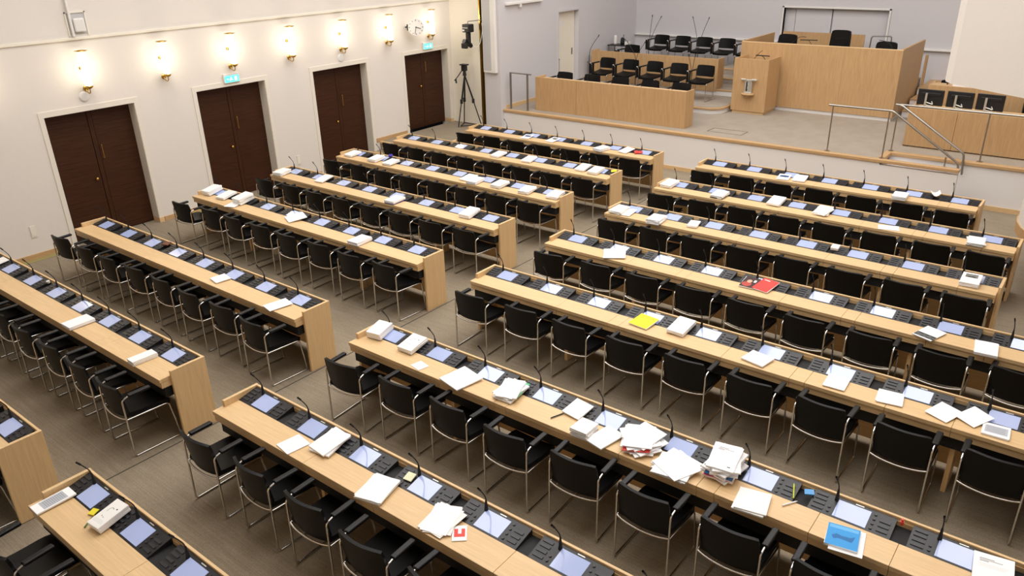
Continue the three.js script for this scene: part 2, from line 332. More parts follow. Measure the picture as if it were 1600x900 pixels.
const micGeo = (() => {
  const b = [0, 0.772, 0.065];
  return join([
    lathe([[0.001, 0], [0.018, 0], [0.0155, 0.015], [0.009, 0.085], [0.0065, 0.11], [0.001, 0.112]], 10).translate(b[0], b[1] - 0.004, b[2]),
    curve([[0, 0.87, 0.066], [0, 0.905, 0.072], [-0.003, 0.955, 0.096], [-0.006, 1.005, 0.127]], 0.0048, 10, 6),
    curve([[-0.0055, 0.998, 0.122], [-0.007, 1.015, 0.133], [-0.009, 1.035, 0.147]], 0.008, 4, 8),
  ]);
})();
const jointsOf = { L: [1.36, 2.06, 2.2, 3.43, 4.12, 4.26], R: [1.34, 2.05, 2.19, 3.41, 4.12, 4.27, 5.0, 5.55] };
const deskInfo = {};
for (const [blk, ri, x0, x1, n, s0] of rowsDef) {
  const zr = zRow[ri], p = pitchOf(blk, ri);
  const t = thing('desk_row', `long beech desk, ${ORD[ri]} row from the podium in the ${blockName[blk]}`, 'desk', [x0, 0, zr], 0, 'rows of beech desks');
  const L = x1 - x0, e = 0.035;
  mesh('back_panel', [bx(e, L - e, 0.06, 0.8, 0, 0.024, { r: 0.004 })], M.side, t);
  for (const a of [0, L - e]) mesh('end_panel', bx(a, a + e, 0, 0.802, -0.002, 0.385, { grain: 'y', r: 0.004 }), M.side, t);
  const off = blk === 'L' ? (x0 - 1.32) : 0, cuts = [0, ...jointsOf[blk].map(v => v - off).filter(v => v > 0.25 && v < L - 0.3), L - e];
  for (let k = 0; k < cuts.length - 1; k++) {
    const a = cuts[k] + (k ? 0.0012 : 0), b = cuts[k + 1] - (k < cuts.length - 2 ? 0.0012 : 0);
    mesh('worktop_panel', k ? bx(a, b, 0.7, 0.74, 0.235, 0.5, { r: 0.003 }) : [bx(e, b, 0.7, 0.74, 0.235, 0.5, { r: 0.003 }), bx(0, e, 0.7, 0.74, 0.386, 0.5, { r: 0.003 })], M.top, t);
    mesh('front_rail', bx(k ? a : 0.004, b, 0.632, 0.698, 0.465, 0.488, { r: 0.003 }), M.side, t);
  }
  mesh('shelf_shade_block', bx(e + 0.001, L - e - 0.022, 0.505, 0.698, 0.026, 0.455), M.blackMatte, t);  // black shelf, closed and deepened to stand in for shade under the worktop
  mesh('side_rail', bx(0.004, 0.024, 0.632, 0.698, 0.387, 0.464), M.side, t); mesh('side_rail', bx(L - e - 0.021, L - e - 0.001, 0.632, 0.698, 0.24, 0.464), M.side, t);
  mesh('tray', bx(e, L - e, 0.7, 0.729, 0.024, 0.235), M.blackMatte, t);
  mesh('rail_lip', bx(e, L - e, 0.729, 0.768, 0.024, 0.03), M.side, t);
  for (const k of [1, n - 3]) { const c = s0 - x0 + 0.05 + p * (k + 0.5); mesh('support_post', bx(c - 0.02, c + 0.02, 0, 0.505, 0.1, 0.4, { grain: 'y' }), M.side, t); }
  for (let k = 0; k < n; k++) {
    const sx = s0 - x0 + k * p;
    const c = mesh('console', consoleGeo, M.console, t); c.position.x = sx;
    mesh('screen', screenGeo, M.screen, c); mesh('keypad', keypadGeo, M.keypad, c).userData.kind = 'stuff'; mesh('status_strip', labelStripGeo, M.silver, c);
    const m = mesh('microphone', micGeo, M.blackMatte, t); m.position.x = sx - 0.125; m.rotation.y = rr(-0.12, 0.12);
  }
  shadow(t); deskInfo[blk + (ri + 1)] = { x0, x1, zr, n, s0, p };
}

// ---------------------------------------------------------------- hall chairs
const backFn = (w, y0, y1, z, bow, lean) => (u, v) => {
  const a = (u - 0.5) * 2, c = Math.pow(Math.abs(a), 6) * Math.pow(Math.abs(v - 0.5) * 2, 6);
  return V(a * w / 2 * (1 - c * 0.05), y0 + (y1 - y0) * (v * (1 - c * 0.06) + c * 0.03), z + bow * (1 - a * a) + lean * v);
};
const seatFn = (w, y, z0, z1) => (u, v) => {
  const a = (u - 0.5) * 2;
  return V(-a * w / 2, y - 0.012 * (1 - a * a) + 0.03 * Math.pow(1 - v, 3) - 0.018 * Math.pow(Math.max(0, v - 0.75) * 4, 2), z1 + (z0 - z1) * v);
};
function buildChair(name, arms) {                              // origin under the seat, facing -z
  const t = new THREE.Group(); t.userData = { kindName: name, category: 'chair' };
  mesh('seat', shell(8, 8, seatFn(0.45, 0.452, -0.2, 0.245), 0.046), M.leather, t);
  mesh('backrest', shell(12, 6, backFn(0.45, arms ? 0.452 : 0.535, 0.8, 0.215, 0.045, 0.055), 0.026), M.leather, t);
  for (const s of [-1, 1]) {
    const x = s * 0.238;
    mesh('side_frame', arms
      ? [rod([[x, 0.012, -0.23], [x, 0.012, 0.27], [x, 0.665, 0.262], [x + s * 0.002, 0.69, 0.18]], 0.0095, 0.03), rod([[x, 0.012, -0.23], [x, 0.43, -0.175], [x, 0.44, 0.264]], 0.0085, 0.04)]
      : [rod([[x, 0.012, -0.2], [x, 0.012, 0.25], [x, 0.72, 0.25]], 0.0095, 0.04), rod([[x, 0.012, -0.2], [x, 0.43, -0.19], [x, 0.44, 0.25]], 0.0085, 0.04)], M.chrome, t);
    if (arms || s > 0) mesh('armrest', [bx(x - 0.027, x + 0.027, 0.676, 0.708, arms ? -0.03 : -0.15, 0.2, { r: 0.013, seg: 2, raw: true })], M.armpad, t);
  }
  mesh('rear_tube', curve([[-0.238, 0.45, 0.262], [-0.16, 0.438, 0.28], [0, 0.428, 0.29], [0.16, 0.438, 0.28], [0.238, 0.45, 0.262]], 0.0095, 14, 6), M.chrome, t);
  mesh('front_tube', curve([[-0.238, 0.43, -0.17], [0, 0.425, -0.172], [0.238, 0.43, -0.17]], 0.008, 4, 6), M.chrome, t);
  if (!arms) {                                                 // folded writing tablet on the right-hand side
    mesh('writing_tablet', [bx(0.275, 0.297, 0.42, 0.7, -0.2, 0.02, { r: 0.008, seg: 2, raw: true })], M.black, t);
    mesh('tablet_hinge', [rod([[0.25, 0.66, -0.15], [0.27, 0.7, -0.17], [0.29, 0.7, -0.17]], 0.014, 0.02)], M.chrome, t);
    mesh('arm_post', [rod([[0.25, 0.44, -0.12], [0.25, 0.68, -0.14]], 0.009, 0.02)], M.chrome, t);
  }
  return t;
}
const hallChair = buildChair('armchair', true), podChair = buildChair('podium_chair', false);
for (const [blk, ri, x0, x1, n, s0] of rowsDef) {
  const zr = zRow[ri], p = pitchOf(blk, ri);
  for (let k = 0; k < n; k++) {
    let x = s0 + k * p + 0.05, z = zr + 0.5 + 0.08 + rr(-0.025, 0.03), turn = rr(-0.05, 0.05);
    if (k === 0) { x -= 0.05; turn += 0.06; z += 0.04; }
    x = Math.min(x, x1 - 0.31);
    const side = blk === 'L' ? `${ORD[n - 1 - k]} from centre aisle` : `${ORD[k]} from centre aisle`;
    copy(hallChair, `black armchair, ${side}, ${ORD[ri]} desk row, ${blockName[blk]}`, [x, 0, z], turn, 'black armchairs behind the desk rows');
  }
}

// ---------------------------------------------------------------- things lying on the desks
const dirOf = (px, py) => V((px - 800) / F, (450 - py) / F, -1).applyEuler(camera.rotation).normalize();
function at(px, py, y) { const d = dirOf(px, py), k = (y - CAM.y) / d.y; return CAM.clone().addScaledVector(d, k); }
function printTex(kind) {
  const c = document.createElement('canvas'); c.width = 192; c.height = 272; const g = c.getContext('2d');
  g.fillStyle = '#fdfcfd'; g.fillRect(0, 0, 192, 272);
  const lines = (y0, y1, col) => { g.fillStyle = col; for (let y = y0; y < y1; y += 9) g.fillRect(20, y, 120 + ((y * 37) % 34), 2.4); };
  if (kind === 'text') { lines(36, 240, '#c9c9cc'); }
  if (kind === 'faint') { lines(50, 200, '#e4e4e6'); }
  if (kind === 'cover') { g.fillStyle = '#555'; g.fillRect(28, 44, 70, 5); g.fillRect(28, 56, 110, 4); g.fillRect(28, 66, 44, 5); lines(90, 120, '#cfcfd2'); g.fillStyle = '#3a3a40'; g.fillRect(140, 228, 22, 9); }
  if (kind === 'photo') { g.fillStyle = '#6d6c68'; g.fillRect(34, 30, 124, 92); g.fillStyle = '#a9a8a2'; for (let k = 0; k < 40; k++) g.fillRect(36 + (k * 53) % 116, 34 + (k * 29) % 60, 9, 6); g.fillStyle = '#2e2d2b'; g.beginPath(); g.ellipse(96, 100, 48, 14, 0, 0, 7); g.fill(); lines(180, 230, '#b9c0d4'); }
  if (kind === 'magazine') { g.fillStyle = '#34383f'; g.fillRect(0, 170, 192, 84); g.fillStyle = '#8d8a84'; for (let k = 0; k < 26; k++) g.fillRect((k * 41) % 180, 190 + (k * 17) % 50, 16, 8); lines(60, 90, '#b5b5b8'); }
  if (kind === 'bluephoto') { g.fillStyle = '#3c5f9c'; g.fillRect(24, 60, 144, 90); g.fillStyle = '#20242c'; g.fillRect(60, 84, 70, 50); }
  if (kind === 'grey') { g.fillStyle = '#b9bcc4'; g.fillRect(16, 50, 160, 170); g.fillStyle = '#8d919b'; for (let y = 66; y < 200; y += 14) g.fillRect(28, y, 130, 4); }
  if (kind === 'redcover') { g.fillStyle = '#d2433c'; g.fillRect(0, 0, 192, 272); g.fillStyle = '#f3e8e4'; g.fillRect(24, 30, 70, 14); }
  if (kind === 'portrait') { g.fillStyle = '#3b2522'; g.fillRect(0, 0, 192, 272); g.fillStyle = '#b5483e'; g.beginPath(); g.ellipse(70, 190, 60, 60, 0, 0, 7); g.fill(); g.fillStyle = '#caa48c'; g.beginPath(); g.ellipse(80, 110, 32, 42, 0, 0, 7); g.fill(); g.fillStyle = '#f3f0ee'; g.fillRect(130, 60, 30, 60); }
  if (kind === 'yellow') { g.fillStyle = '#f1e12d'; g.fillRect(0, 0, 192, 272); g.fillStyle = '#b9a81f'; g.fillRect(24, 40, 38, 10); g.fillRect(72, 40, 44, 10); g.fillRect(126, 40, 40, 10); g.fillStyle = '#d9ca25'; g.fillRect(24, 60, 140, 5); }
  if (kind === 'U') { g.fillStyle = '#fdfdfd'; g.fillRect(0, 0, 192, 272); g.fillStyle = '#e0524b'; g.fillRect(24, 56, 144, 150); g.fillStyle = '#fdfdfd'; g.fillRect(76, 56, 44, 90); }
  if (kind === 'bluefolder') { g.fillStyle = '#3d9be0'; g.fillRect(0, 0, 192, 272); g.fillStyle = '#6db8ee'; g.fillRect(10, 12, 172, 40); g.fillStyle = '#2b6fae'; g.beginPath(); g.moveTo(30, 150); g.lineTo(56, 118); g.lineTo(90, 132); g.lineTo(140, 128); g.lineTo(166, 104); g.lineTo(160, 150); g.lineTo(150, 186); g.lineTo(110, 176); g.lineTo(70, 172); g.lineTo(44, 190); g.closePath(); g.fill(); }
  if (kind === 'box') { g.fillStyle = '#f4f2ee'; g.fillRect(0, 0, 192, 272); g.strokeStyle = '#9a9aa0'; g.lineWidth = 6; g.beginPath(); g.arc(84, 110, 30, 2.6, 5.6); g.stroke(); g.fillStyle = '#4b4b50'; g.fillRect(130, 70, 18, 12); g.fillRect(60, 170, 10, 8); g.fillRect(90, 176, 10, 8); lines(206, 240, '#d2d2d4'); }
  const t = new THREE.CanvasTexture(c); t.colorSpace = THREE.SRGBColorSpace; t.anisotropy = 4; return t;
}
const printMat = {};
const PM = k => printMat[k] ??= S({ map: printTex(k), roughness: 0.7 });
function sheetGeo(w, d, y) { const g = new THREE.PlaneGeometry(w, d); g.rotateX(-Math.PI / 2); g.translate(0, y, 0); return norm(g); }
const surfY = (z, zr) => { const q = z - zr; return q > CZ1 ? 0.742 : 0.7435 + (CY1 + 0.006 - 0.742) * Math.min(1, (CZ1 - q) / (CZ1 - CZ0)); };
// stack(row, px, py, {w,d,h,turn,print,n,messy}) : a bundle of paper lying on a desk
function lay(t, row, px, py, hTop, turn, d, w) {               // seat the group on worktop and console
  const zr = deskInfo[row].zr, ext = (Math.abs(Math.cos(turn)) * d + Math.abs(Math.sin(turn)) * w) / 2;
  let P = at(px, py, 0.75 + hTop);
  const D = deskInfo[row], ex = (Math.abs(Math.cos(turn)) * w + Math.abs(Math.sin(turn)) * d) / 2;
  let lim = zr + 0.045;
  for (let k = 0; k < D.n; k++) { const mx = D.s0 + k * D.p - 0.125; if (Math.abs(P.x - mx) < ex + 0.022) lim = zr + 0.092; }
  if (P.z - ext < zr + 0.39) P.x = Math.max(D.x0 + 0.06 + ex, Math.min(D.x1 - 0.06 - ex, P.x));
  let zf = P.z + ext, zb = P.z - ext;
  if (zb < lim) { P.z += lim - zb; zf += lim - zb; zb = lim; }
  const yf = surfY(zf, zr), yb = surfY(zb, zr), tilt = Math.atan2(yb - yf, zf - zb);
  t.position.set(P.x, (yf + yb) / 2 + (zb < zr + CZ1 ? 0.006 : 0.0012), P.z); t.rotation.set(tilt, 0, 0); t.rotateY(turn);
  return t;
}
const rowWords = r => `${ORD[+r[1] - 1]} row, ${blockName[r[0]]}`;
function stack(row, px, py, o) {
  const w = o.w ?? 0.21, d = o.d ?? 0.297, h = o.h ?? 0.03, turn = (o.turn ?? 0) * Math.PI / 180;
  const t = thing(o.name ?? 'paper_stack', o.label, o.cat ?? 'papers', [0, 0, 0], 0, 'papers left on the desks');
  const g = [], n = o.n ?? Math.max(1, Math.round(h / 0.016)), messy = o.messy ?? 0.15;
  let y = 0;
  for (let k = 0; k < n; k++) {
    const hh = h / n * (n > 1 ? 1 : 1), q = k === 0 || k === n - 1 ? 0.4 : 1;
    const b = new THREE.BoxGeometry(w * (1 - 0.02 * rnd() * q), hh, d * (1 - 0.02 * rnd() * q));
    b.rotateY(rr(-1, 1) * messy * q * (k ? 1 : 0.5)); b.translate(rr(-1, 1) * 0.04 * messy * q, y + hh / 2, rr(-1, 1) * 0.04 * messy * q); g.push(norm(b)); y += hh;
  }
  mesh('paper_bundle', g, o.mat ?? (rnd() < 0.5 ? M.paper : M.paperWarm), t);
  if (o.print) mesh('top_sheet', sheetGeo(w * 0.985, d * 0.985, y + 0.0008), PM(o.print), t);
  if (o.extra) o.extra(t, y, w, d);
  lay(t, row, px, py, h * 0.8, turn, d, w);
  return t;
}
const paperList = [
  // row, px, py, height, turn, options, words
  ['L1', 824, 214, 0.004, 10, { print: 'bluephoto' }, 'white leaflet with a blue photo'],
  ['L1', 865, 219, 0.004, -8, { print: 'photo' }, 'leaflet with a dark photo'],
  ['L1', 940, 231, 0.05, -14, {}, 'thick white paper stack'],
  ['L1', 986, 233, 0.008, -12, { print: 'text' }, 'thin printed sheets'],
  ['L2', 779, 241, 0.035, 0, {}, 'white paper stack farther from the aisle'],
  ['L2', 827, 249, 0.03, 4, {}, 'white paper stack midway along the row'],
  ['L2', 917, 260, 0.03, 0, {}, 'white paper stack second from the aisle end'],
  ['L2', 932, 266, 0.045, 0, {}, 'white paper stack at the aisle end'],
  ['L3', 551, 240, 0.04, 0, {}, 'white paper stack at the wall end'],
  ['L3', 588, 247, 0.055, 4, {}, 'tall white paper stack second from the wall end'],
  ['L3', 611, 253, 0.04, 0, {}, 'white paper stack beside the purple ornament'],
  ['L3', 732, 278, 0.02, 0, {}, 'low white paper stack tucked behind a taller one'],
  ['L3', 743, 281, 0.05, 4, {}, 'tall white paper stack in front of a low one'],
  ['L3', 781, 287, 0.05, 0, {}, 'white paper stack midway to the aisle'],
  ['L3', 824, 296, 0.05, 6, {}, 'white paper stack second from the aisle end'],
  ['L3', 868, 304, 0.045, 4, {}, 'white paper stack at the aisle end'],
  ['L4', 434, 266, 0.06, 10, {}, 'thick white paper stack at the wall end'],
  ['L4', 517, 277, 0.02, 4, {}, 'thin white paper stack'],
  ['L4', 617, 311, 0.05, 2, { extra: (t, y, w, d) => mesh('folder', bx(-w / 2, w / 2, -0.001, 0.006, -d / 2, d / 2), M.purple, t) }, 'paper stack on a purple folder'],
  ['L4', 742, 329, 0.055, 4, {}, 'white paper stack near the aisle'],
  ['L5', 326, 291, 0.075, 6, { messy: 0.1 }, 'tall white paper stack at the wall end'],
  ['L5', 356, 305, 0.035, 6, {}, 'white paper stack second from the wall end'],
  ['L5', 366, 319, 0.004, 20, { print: 'faint' }, 'loose white sheet between two stacks'],
  ['L5', 393, 305, 0.1, 4, {}, 'very tall white paper stack'],
  ['L5', 474, 337, 0.008, -24, { w: 0.28, d: 0.3 }, 'spread white sheets'],
  ['L5', 562, 374, 0.05, 2, { print: 'faint' }, 'white paper stack near the aisle end'],
  ['L6', 344, 435, 0.01, -10, { d: 0.2 }, 'folded white sheets mid-row'],
  ['L6', 434, 476, 0.006, -12, {}, 'white sheets near the aisle end'],
  ['L7', 4, 410, 0.006, 0, {}, 'white sheet toward the wall end'],
  ['L7', 122, 502, 0.035, -2, {}, 'thick white paper stack mid-row'],
  ['L7', 222, 556, 0.05, -4, { w: 0.13, d: 0.27 }, 'narrow white paper block near the aisle end'],
  ['R1', 1225, 277, 0.005, 8, { print: 'bluephoto' }, 'leaflet with a blue picture'],
  ['R1', 1250, 279, 0.02, 4, { print: 'faint', messy: 0.3 }, 'white paper stack beside a blue leaflet'],
  ['R1', 1407, 304, 0.06, 4, { print: 'faint' }, 'thick white paper stack'],
  ['R2', 1040, 285, 0.05, -4, {}, 'thick white paper stack at the aisle end'],
  ['R2', 1125, 303, 0.045, -2, { extra: (t, y, w, d) => mesh('binder', bx(-w / 2, w / 2, -0.001, 0.012, -d / 2, d / 2), M.black, t) }, 'paper stack on a black binder'],
  ['R2', 1219, 311, 0.04, 0, {}, 'white paper stack second from the binder'],
  ['R2', 1287, 329, 0.04, 6, { messy: 0.4 }, 'ruffled white paper stack'],
  ['R2', 1389, 355, 0.003, 14, { d: 0.2, w: 0.28 }, 'single flat white sheet'],
  ['R2', 1525, 376, 0.04, 0, { messy: 0.3 }, 'white paper stack at the far end'],
  ['R3', 960, 325, 0.05, -4, {}, 'thick white paper stack at the aisle end'],
  ['R3', 980, 332, 0.004, 4, {}, 'white sheet beside the aisle-end stack'],
  ['R3', 1026, 340, 0.07, 2, { messy: 0.3 }, 'tall leaning paper stack'],
  ['R3', 1084, 350, 0.03, 10, { d: 0.21, w: 0.15 }, 'small white paper stack'],
  ['R3', 1517, 437, 0.05, 2, { print: 'photo' }, 'magazine pile with a grey photo on top'],
  ['R4', 960, 397, 0.008, 30, { w: 0.3, print: 'faint' }, 'white sheets lying askew'],
  ['R4', 1172, 443, 0.012, 0, { print: 'portrait', d: 0.26, w: 0.19 }, 'dark magazine with a portrait'],
  ['R4', 1196, 448, 0.01, -10, { print: 'redcover' }, 'red magazine beside the portrait magazine'],
  ['R4', 1452, 521, 0.008, -18, { print: 'magazine' }, 'white magazine with a photo strip'],
  ['R4', 1541, 543, 0.03, 8, { messy: 0.4, print: 'faint' }, 'ruffled paper stack at the far end'],
  ['R5', 1006, 503, 0.012, -6, { print: 'yellow', w: 0.24, d: 0.26 }, 'bright yellow report'],
  ['R5', 1067, 509, 0.045, -2, { w: 0.2 }, 'thick white book'],
  ['R5', 1184, 560, 0.015, -10, { w: 0.25, d: 0.22, print: 'faint' }, 'white sheets lying sideways'],
  ['R5', 1307, 597, 0.008, 4, { print: 'text', w: 0.2, d: 0.24 }, 'printed sheets with a torn edge'],
  ['R5', 1390, 621, 0.008, 6, { print: 'faint', messy: 0.5, w: 0.22, d: 0.22 }, 'white sheets fanned out'],
  ['R5', 1475, 645, 0.004, -22, { print: 'faint', w: 0.21, d: 0.25 }, 'white sheet turned aslant'],
  ['R5', 1522, 653, 0.004, -30, { print: 'faint', w: 0.2, d: 0.25 }, 'aslant white sheet beside the grey magazine'],
  ['R5', 1557, 672, 0.015, 4, { print: 'grey', w: 0.21, d: 0.2 }, 'magazine with a grey cover'],
  ['R6', 591, 508, 0.075, 8, { w: 0.19, d: 0.24, messy: 0.05 }, 'thick white block at the aisle end'],
  ['R6', 650, 535, 0.05, 2, { w: 0.2, d: 0.27, print: 'box' }, 'white package with dark marks'],
  ['R6', 656, 570, 0.002, -12, { w: 0.15, d: 0.13 }, 'small blank white card'],
  ['R6', 720, 591, 0.012, -12, { w: 0.3, d: 0.32, messy: 0.5, print: 'faint' }, 'spread white sheets'],
  ['R6', 797, 609, 0.05, 8, { messy: 0.6, print: 'text', extra: (t, y, w, d) => mesh('green_folder', bx(-w / 2 + 0.02, w / 2 + 0.02, y * 0.4, y * 0.4 + 0.004, -d / 2 - 0.025, d / 2 - 0.05), M.green, t) }, 'thick ruffled stack with a green folder'],
  ['R6', 903, 642, 0.012, -8, { messy: 0.5, w: 0.2, d: 0.22 }, 'curled white sheets'],
  ['R6', 913, 666, 0.075, 2, { w: 0.17, d: 0.2 }, 'thick white book'],
  ['R6', 945, 683, 0.012, -14, { print: 'faint', w: 0.2 }, 'flat white sheets beside a thick book'],
  ['R6', 1005, 683, 0.07, 24, { messy: 1.1, w: 0.25, n: 9, extra: (t, y, w, d) => { mesh('red_folder', bx(-w / 2 - 0.02, w / 2 - 0.04, y * 0.55, y * 0.55 + 0.004, -d / 2 + 0.02, d / 2 + 0.02), M.red, t); } }, 'messy paper heap with a red folder inside'],
  ['R6', 1058, 727, 0.035, -10, { messy: 0.7, w: 0.3, n: 5 }, 'wide white paper heap'],
  ['R6', 1134, 719, 0.13, 6, { messy: 0.4, n: 9, print: 'cover', w: 0.22, extra: (t, y, w, d) => { mesh('blue_folder', bx(-w / 2 - 0.006, w / 2, y * 0.36, y * 0.36 + 0.012, -d / 2, d / 2 + 0.01), M.darkblue, t); mesh('pink_sheet', bx(-w / 2 - 0.012, w / 2, y * 0.24, y * 0.24 + 0.004, -d / 2, d / 2 + 0.008), M.pink, t); } }, 'tallest paper pile with blue and pink layers'],
  ['R6', 1175, 782, 0.025, 6, { messy: 0.4, w: 0.24, d: 0.26 }, 'white paper stack with ragged edge'],
  ['R6', 1317, 838, 0.02, 10, { print: 'bluefolder', w: 0.22, d: 0.24, extra: (t, y, w, d) => mesh('loose_sheet', bx(-w / 2 + 0.03, w / 2 + 0.035, 0, 0.004, -d / 2 - 0.01, d / 2 + 0.03), M.paper, t) }, 'bright blue folder with a dark figure'],
  ['R6', 1556, 880, 0.02, 8, { print: 'cover', w: 0.24, d: 0.28 }, 'printed pamphlet with a dark mark'],
  ['R7', 458, 693, 0.006, -10, { print: 'text', w: 0.2, d: 0.22 }, 'printed sheets at the aisle end'],
  ['R7', 527, 685, 0.03, 4, { w: 0.22, messy: 0.4 }, 'white paper stack leaning on a console'],
  ['R7', 590, 763, 0.025, 10, { print: 'faint', w: 0.24, messy: 0.3 }, 'white sheet pile with a folded corner'],
  ['R7', 690, 812, 0.008, 16, { print: 'faint', w: 0.22, d: 0.3, messy: 0.8, n: 3 }, 'crossed white sheets'],
  ['R7', 718, 832, 0.003, 40, { print: 'U', w: 0.11, d: 0.16 }, 'small booklet with a red square'],
  ['R8', 82, 781, 0.012, 0, { print: 'grey', w: 0.14, d: 0.3 }, 'white booklet at the aisle end'],
];
for (const [row, px, py, h, turn, o, words] of paperList) stack(row, px, py, { h, turn, ...o, label: `${words}, ${rowWords(row)}` });
stack('R8', 172, 806, { h: 0.055, turn: 4, w: 0.15, d: 0.26, print: 'box', name: 'white_box', cat: 'box', label: 'white box with small dark marks on the desk nearest the rear' });
stack('R3', 1305, 388, { h: 0.035, w: 0.1, d: 0.1, n: 1, name: 'white_box', cat: 'box', label: 'small white box on the third desk row, block away from the doors' });
function small(row, px, py, name, label, cat, gs, m, turn = 0, h = 0.01, ext = 0.06) {
  const t = thing(name, label, cat); mesh('body', gs, m, t); lay(t, row, px, py, h, turn, ext, ext); return t;
}
const pen = (l, r = 0.006) => [cyl(r, r, -l / 2, l / 2, 8).rotateZ(Math.PI / 2).translate(0, r, 0), cyl(r * 0.25, r, -l / 2 - 0.018, -l / 2, 8).rotateZ(Math.PI / 2).translate(0, r, 0)].map(norm);
small('R6', 870, 648, 'dark_pen', 'dark pen on the sixth desk row beside curled sheets', 'pen', pen(0.13), M.black, 1.2);
small('R6', 1240, 770, 'green_pen', 'lime green pen on the console beside the blue card', 'pen', pen(0.13), M.lime, 1.9);
small('R6', 1233, 785, 'white_pen', 'white pen with green tip on the sixth desk row', 'pen', pen(0.12), M.paper, 1.0);
small('R6', 1264, 773, 'blue_card', 'small blue and white card on the sixth row console', 'card', bx(-0.035, 0.035, 0, 0.012, -0.025, 0.025), M.blue, 0.4);
small('R6', 1408, 824, 'red_marker', 'short red marker pen standing on the sixth row tray', 'marker', [cyl(0.012, 0.014, 0, 0.035, 12), cyl(0.009, 0.009, 0.035, 0.06, 12)], M.orange, 0);
small('R7', 643, 746, 'sticky_notes', 'pale yellow sticky note block on the seventh row console', 'notes', bx(-0.04, 0.04, 0, 0.008, -0.04, 0.04), M.note, 0.1);
small('L6', 262, 384, 'brown_wallet', 'brown leather wallet on the sixth row console, door-side block', 'wallet', bx(-0.06, 0.06, 0, 0.022, -0.045, 0.045, { r: 0.008 }), M.brown, 0.2);
small('L2', 964, 267, 'yellow_note', 'yellow note at the aisle end of the second desk row', 'note', bx(-0.05, 0.05, 0, 0.004, -0.04, 0.04), M.yellow, 0.5);
small('L1', 1001, 237, 'red_leaflet', 'folded red leaflet at the aisle end of the first desk row', 'leaflet', [bx(-0.08, 0.08, 0, 0.006, -0.06, 0.06), bx(-0.08, -0.01, 0.006, 0.02, -0.06, 0.06)], M.red, 0.6, 0.01, 0.17);
small('R1', 1462, 306, 'folded_note', 'small folded white note on the first desk row', 'note', [shell(4, 1, (u, v) => V((u - 0.5) * 0.13, 0.004 + 0.05 * Math.pow(Math.abs(u - 0.5) * 2, 2), (v - 0.5) * 0.12), 0.003)], M.paper, 0.4);
small('R8', 137, 815, 'green_pen', 'green pen beside the white box on the rear desk', 'pen', pen(0.1), M.penGreen, 2.2);
small('R8', 146, 799, 'sticky_notes', 'bright yellow sticky notes behind the white box', 'notes', bx(-0.03, 0.03, 0, 0.006, -0.03, 0.03), M.yellow, 0.3);
small('L7', 86, 442, 'white_cup', 'tiny white pot on the seventh row console, door-side block', 'cup', cyl(0.018, 0.022, 0, 0.03, 12), M.white);
{ // waste bin under the fifth row
  const t = thing('waste_bin', 'small pale beige waste bin under the fifth desk row, door-side block', 'bin', [3.2, 0, 3.53]);
  mesh('body', lathe([[0.001, 0.004], [0.1, 0], [0.125, 0.26], [0.119, 0.26], [0.096, 0.012], [0.001, 0.012]], 24), M.frame, t);
  mesh('rim', new THREE.TorusGeometry(0.123, 0.006, 8, 24).rotateX(Math.PI / 2).translate(0, 0.26, 0), M.frame, t);
}
{ // purple ornament on the third row
  const t = thing('flower_ornament', 'small purple flower ornament on the third desk row', 'ornament');
  const g = []; for (let k = 0; k < 6; k++) { const s = new THREE.SphereGeometry(0.022, 8, 6); s.translate(0.026 * Math.cos(k * 1.047), 0.035 + 0.012 * (k % 2), 0.026 * Math.sin(k * 1.047)); g.push(norm(s)); }
  mesh('petals', g, M.purple, t); mesh('stand', cyl(0.012, 0.008, 0, 0.03, 8), M.black, t); lay(t, 'L3', 620, 244, 0.03, 0, 0.06, 0.06);
}

// ---------------------------------------------------------------- podium furniture
function bench(name, label, x0, x1, y0, y1, z0, z1, splits, plinth = 0) {     // open-backed bench front with returns
  const t = thing(name, label, 'bench', [x0, y0, z1]);
  const L = x1 - x0, H = y1 - y0, D = z1 - z0, cuts = [0, ...splits.map(v => v - x0), L];
  if (plinth) mesh('plinth', bx(0.02, L - 0.02, 0, plinth, -D + 0.02, -0.03), M.white2, t);
  for (let k = 0; k < cuts.length - 1; k++) mesh('front_panel', bx(cuts[k] + (k ? 0.003 : 0), cuts[k + 1] - (k < cuts.length - 2 ? 0.003 : 0), plinth, H, -0.035, 0, { grain: 'y', r: 0.003 }), M.oak, t);
  for (const a of [0, L - 0.035]) mesh('end_panel', bx(a, a + 0.035, plinth, H, -D, -0.036, { grain: 'y', r: 0.003 }), M.oak, t);
  mesh('worktop', bx(0.036, L - 0.036, H - 0.09, H - 0.055, -D, -0.036), M.top, t);
  return t;
}
const tallMic = (h, lean) => [cyl(0.012, 0.012, 0, 0.04, 8), curve([[0, 0.03, 0], [0, h * 0.35, 0], [lean * 0.3, h * 0.7, 0], [lean, h, 0]], 0.0048, 8, 6), curve([[lean * 0.93, h * 0.98, 0], [lean * 1.06, h * 1.04, 0]], 0.009, 2, 6)];
const b1 = bench('minister_bench', 'long low oak bench front at the edge of the podium', 2.3, 6.34, YP, 1.63, -5.37, -4.97, [3.5]);
[[2.91, 0.5], [3.72, 0.5], [4.39, 0.14], [5.15, 0.14], [5.92, 0.14]].forEach(([x, h]) => mesh('microphone', tallMic(h, 0).map(g => g.translate(x - 2.3, 0.725, -0.15)), M.blackMatte, b1));
const b2 = bench('minister_bench', 'second oak bench on the raised tier behind black chairs', 1.86, 5.6, 0.98, 1.87, -8.55, -8.18, [], 0.09);
mesh('microphone', tallMic(0.5, 0.04).map(g => g.translate(0.88, 0.8, -0.15)), M.blackMatte, b2);
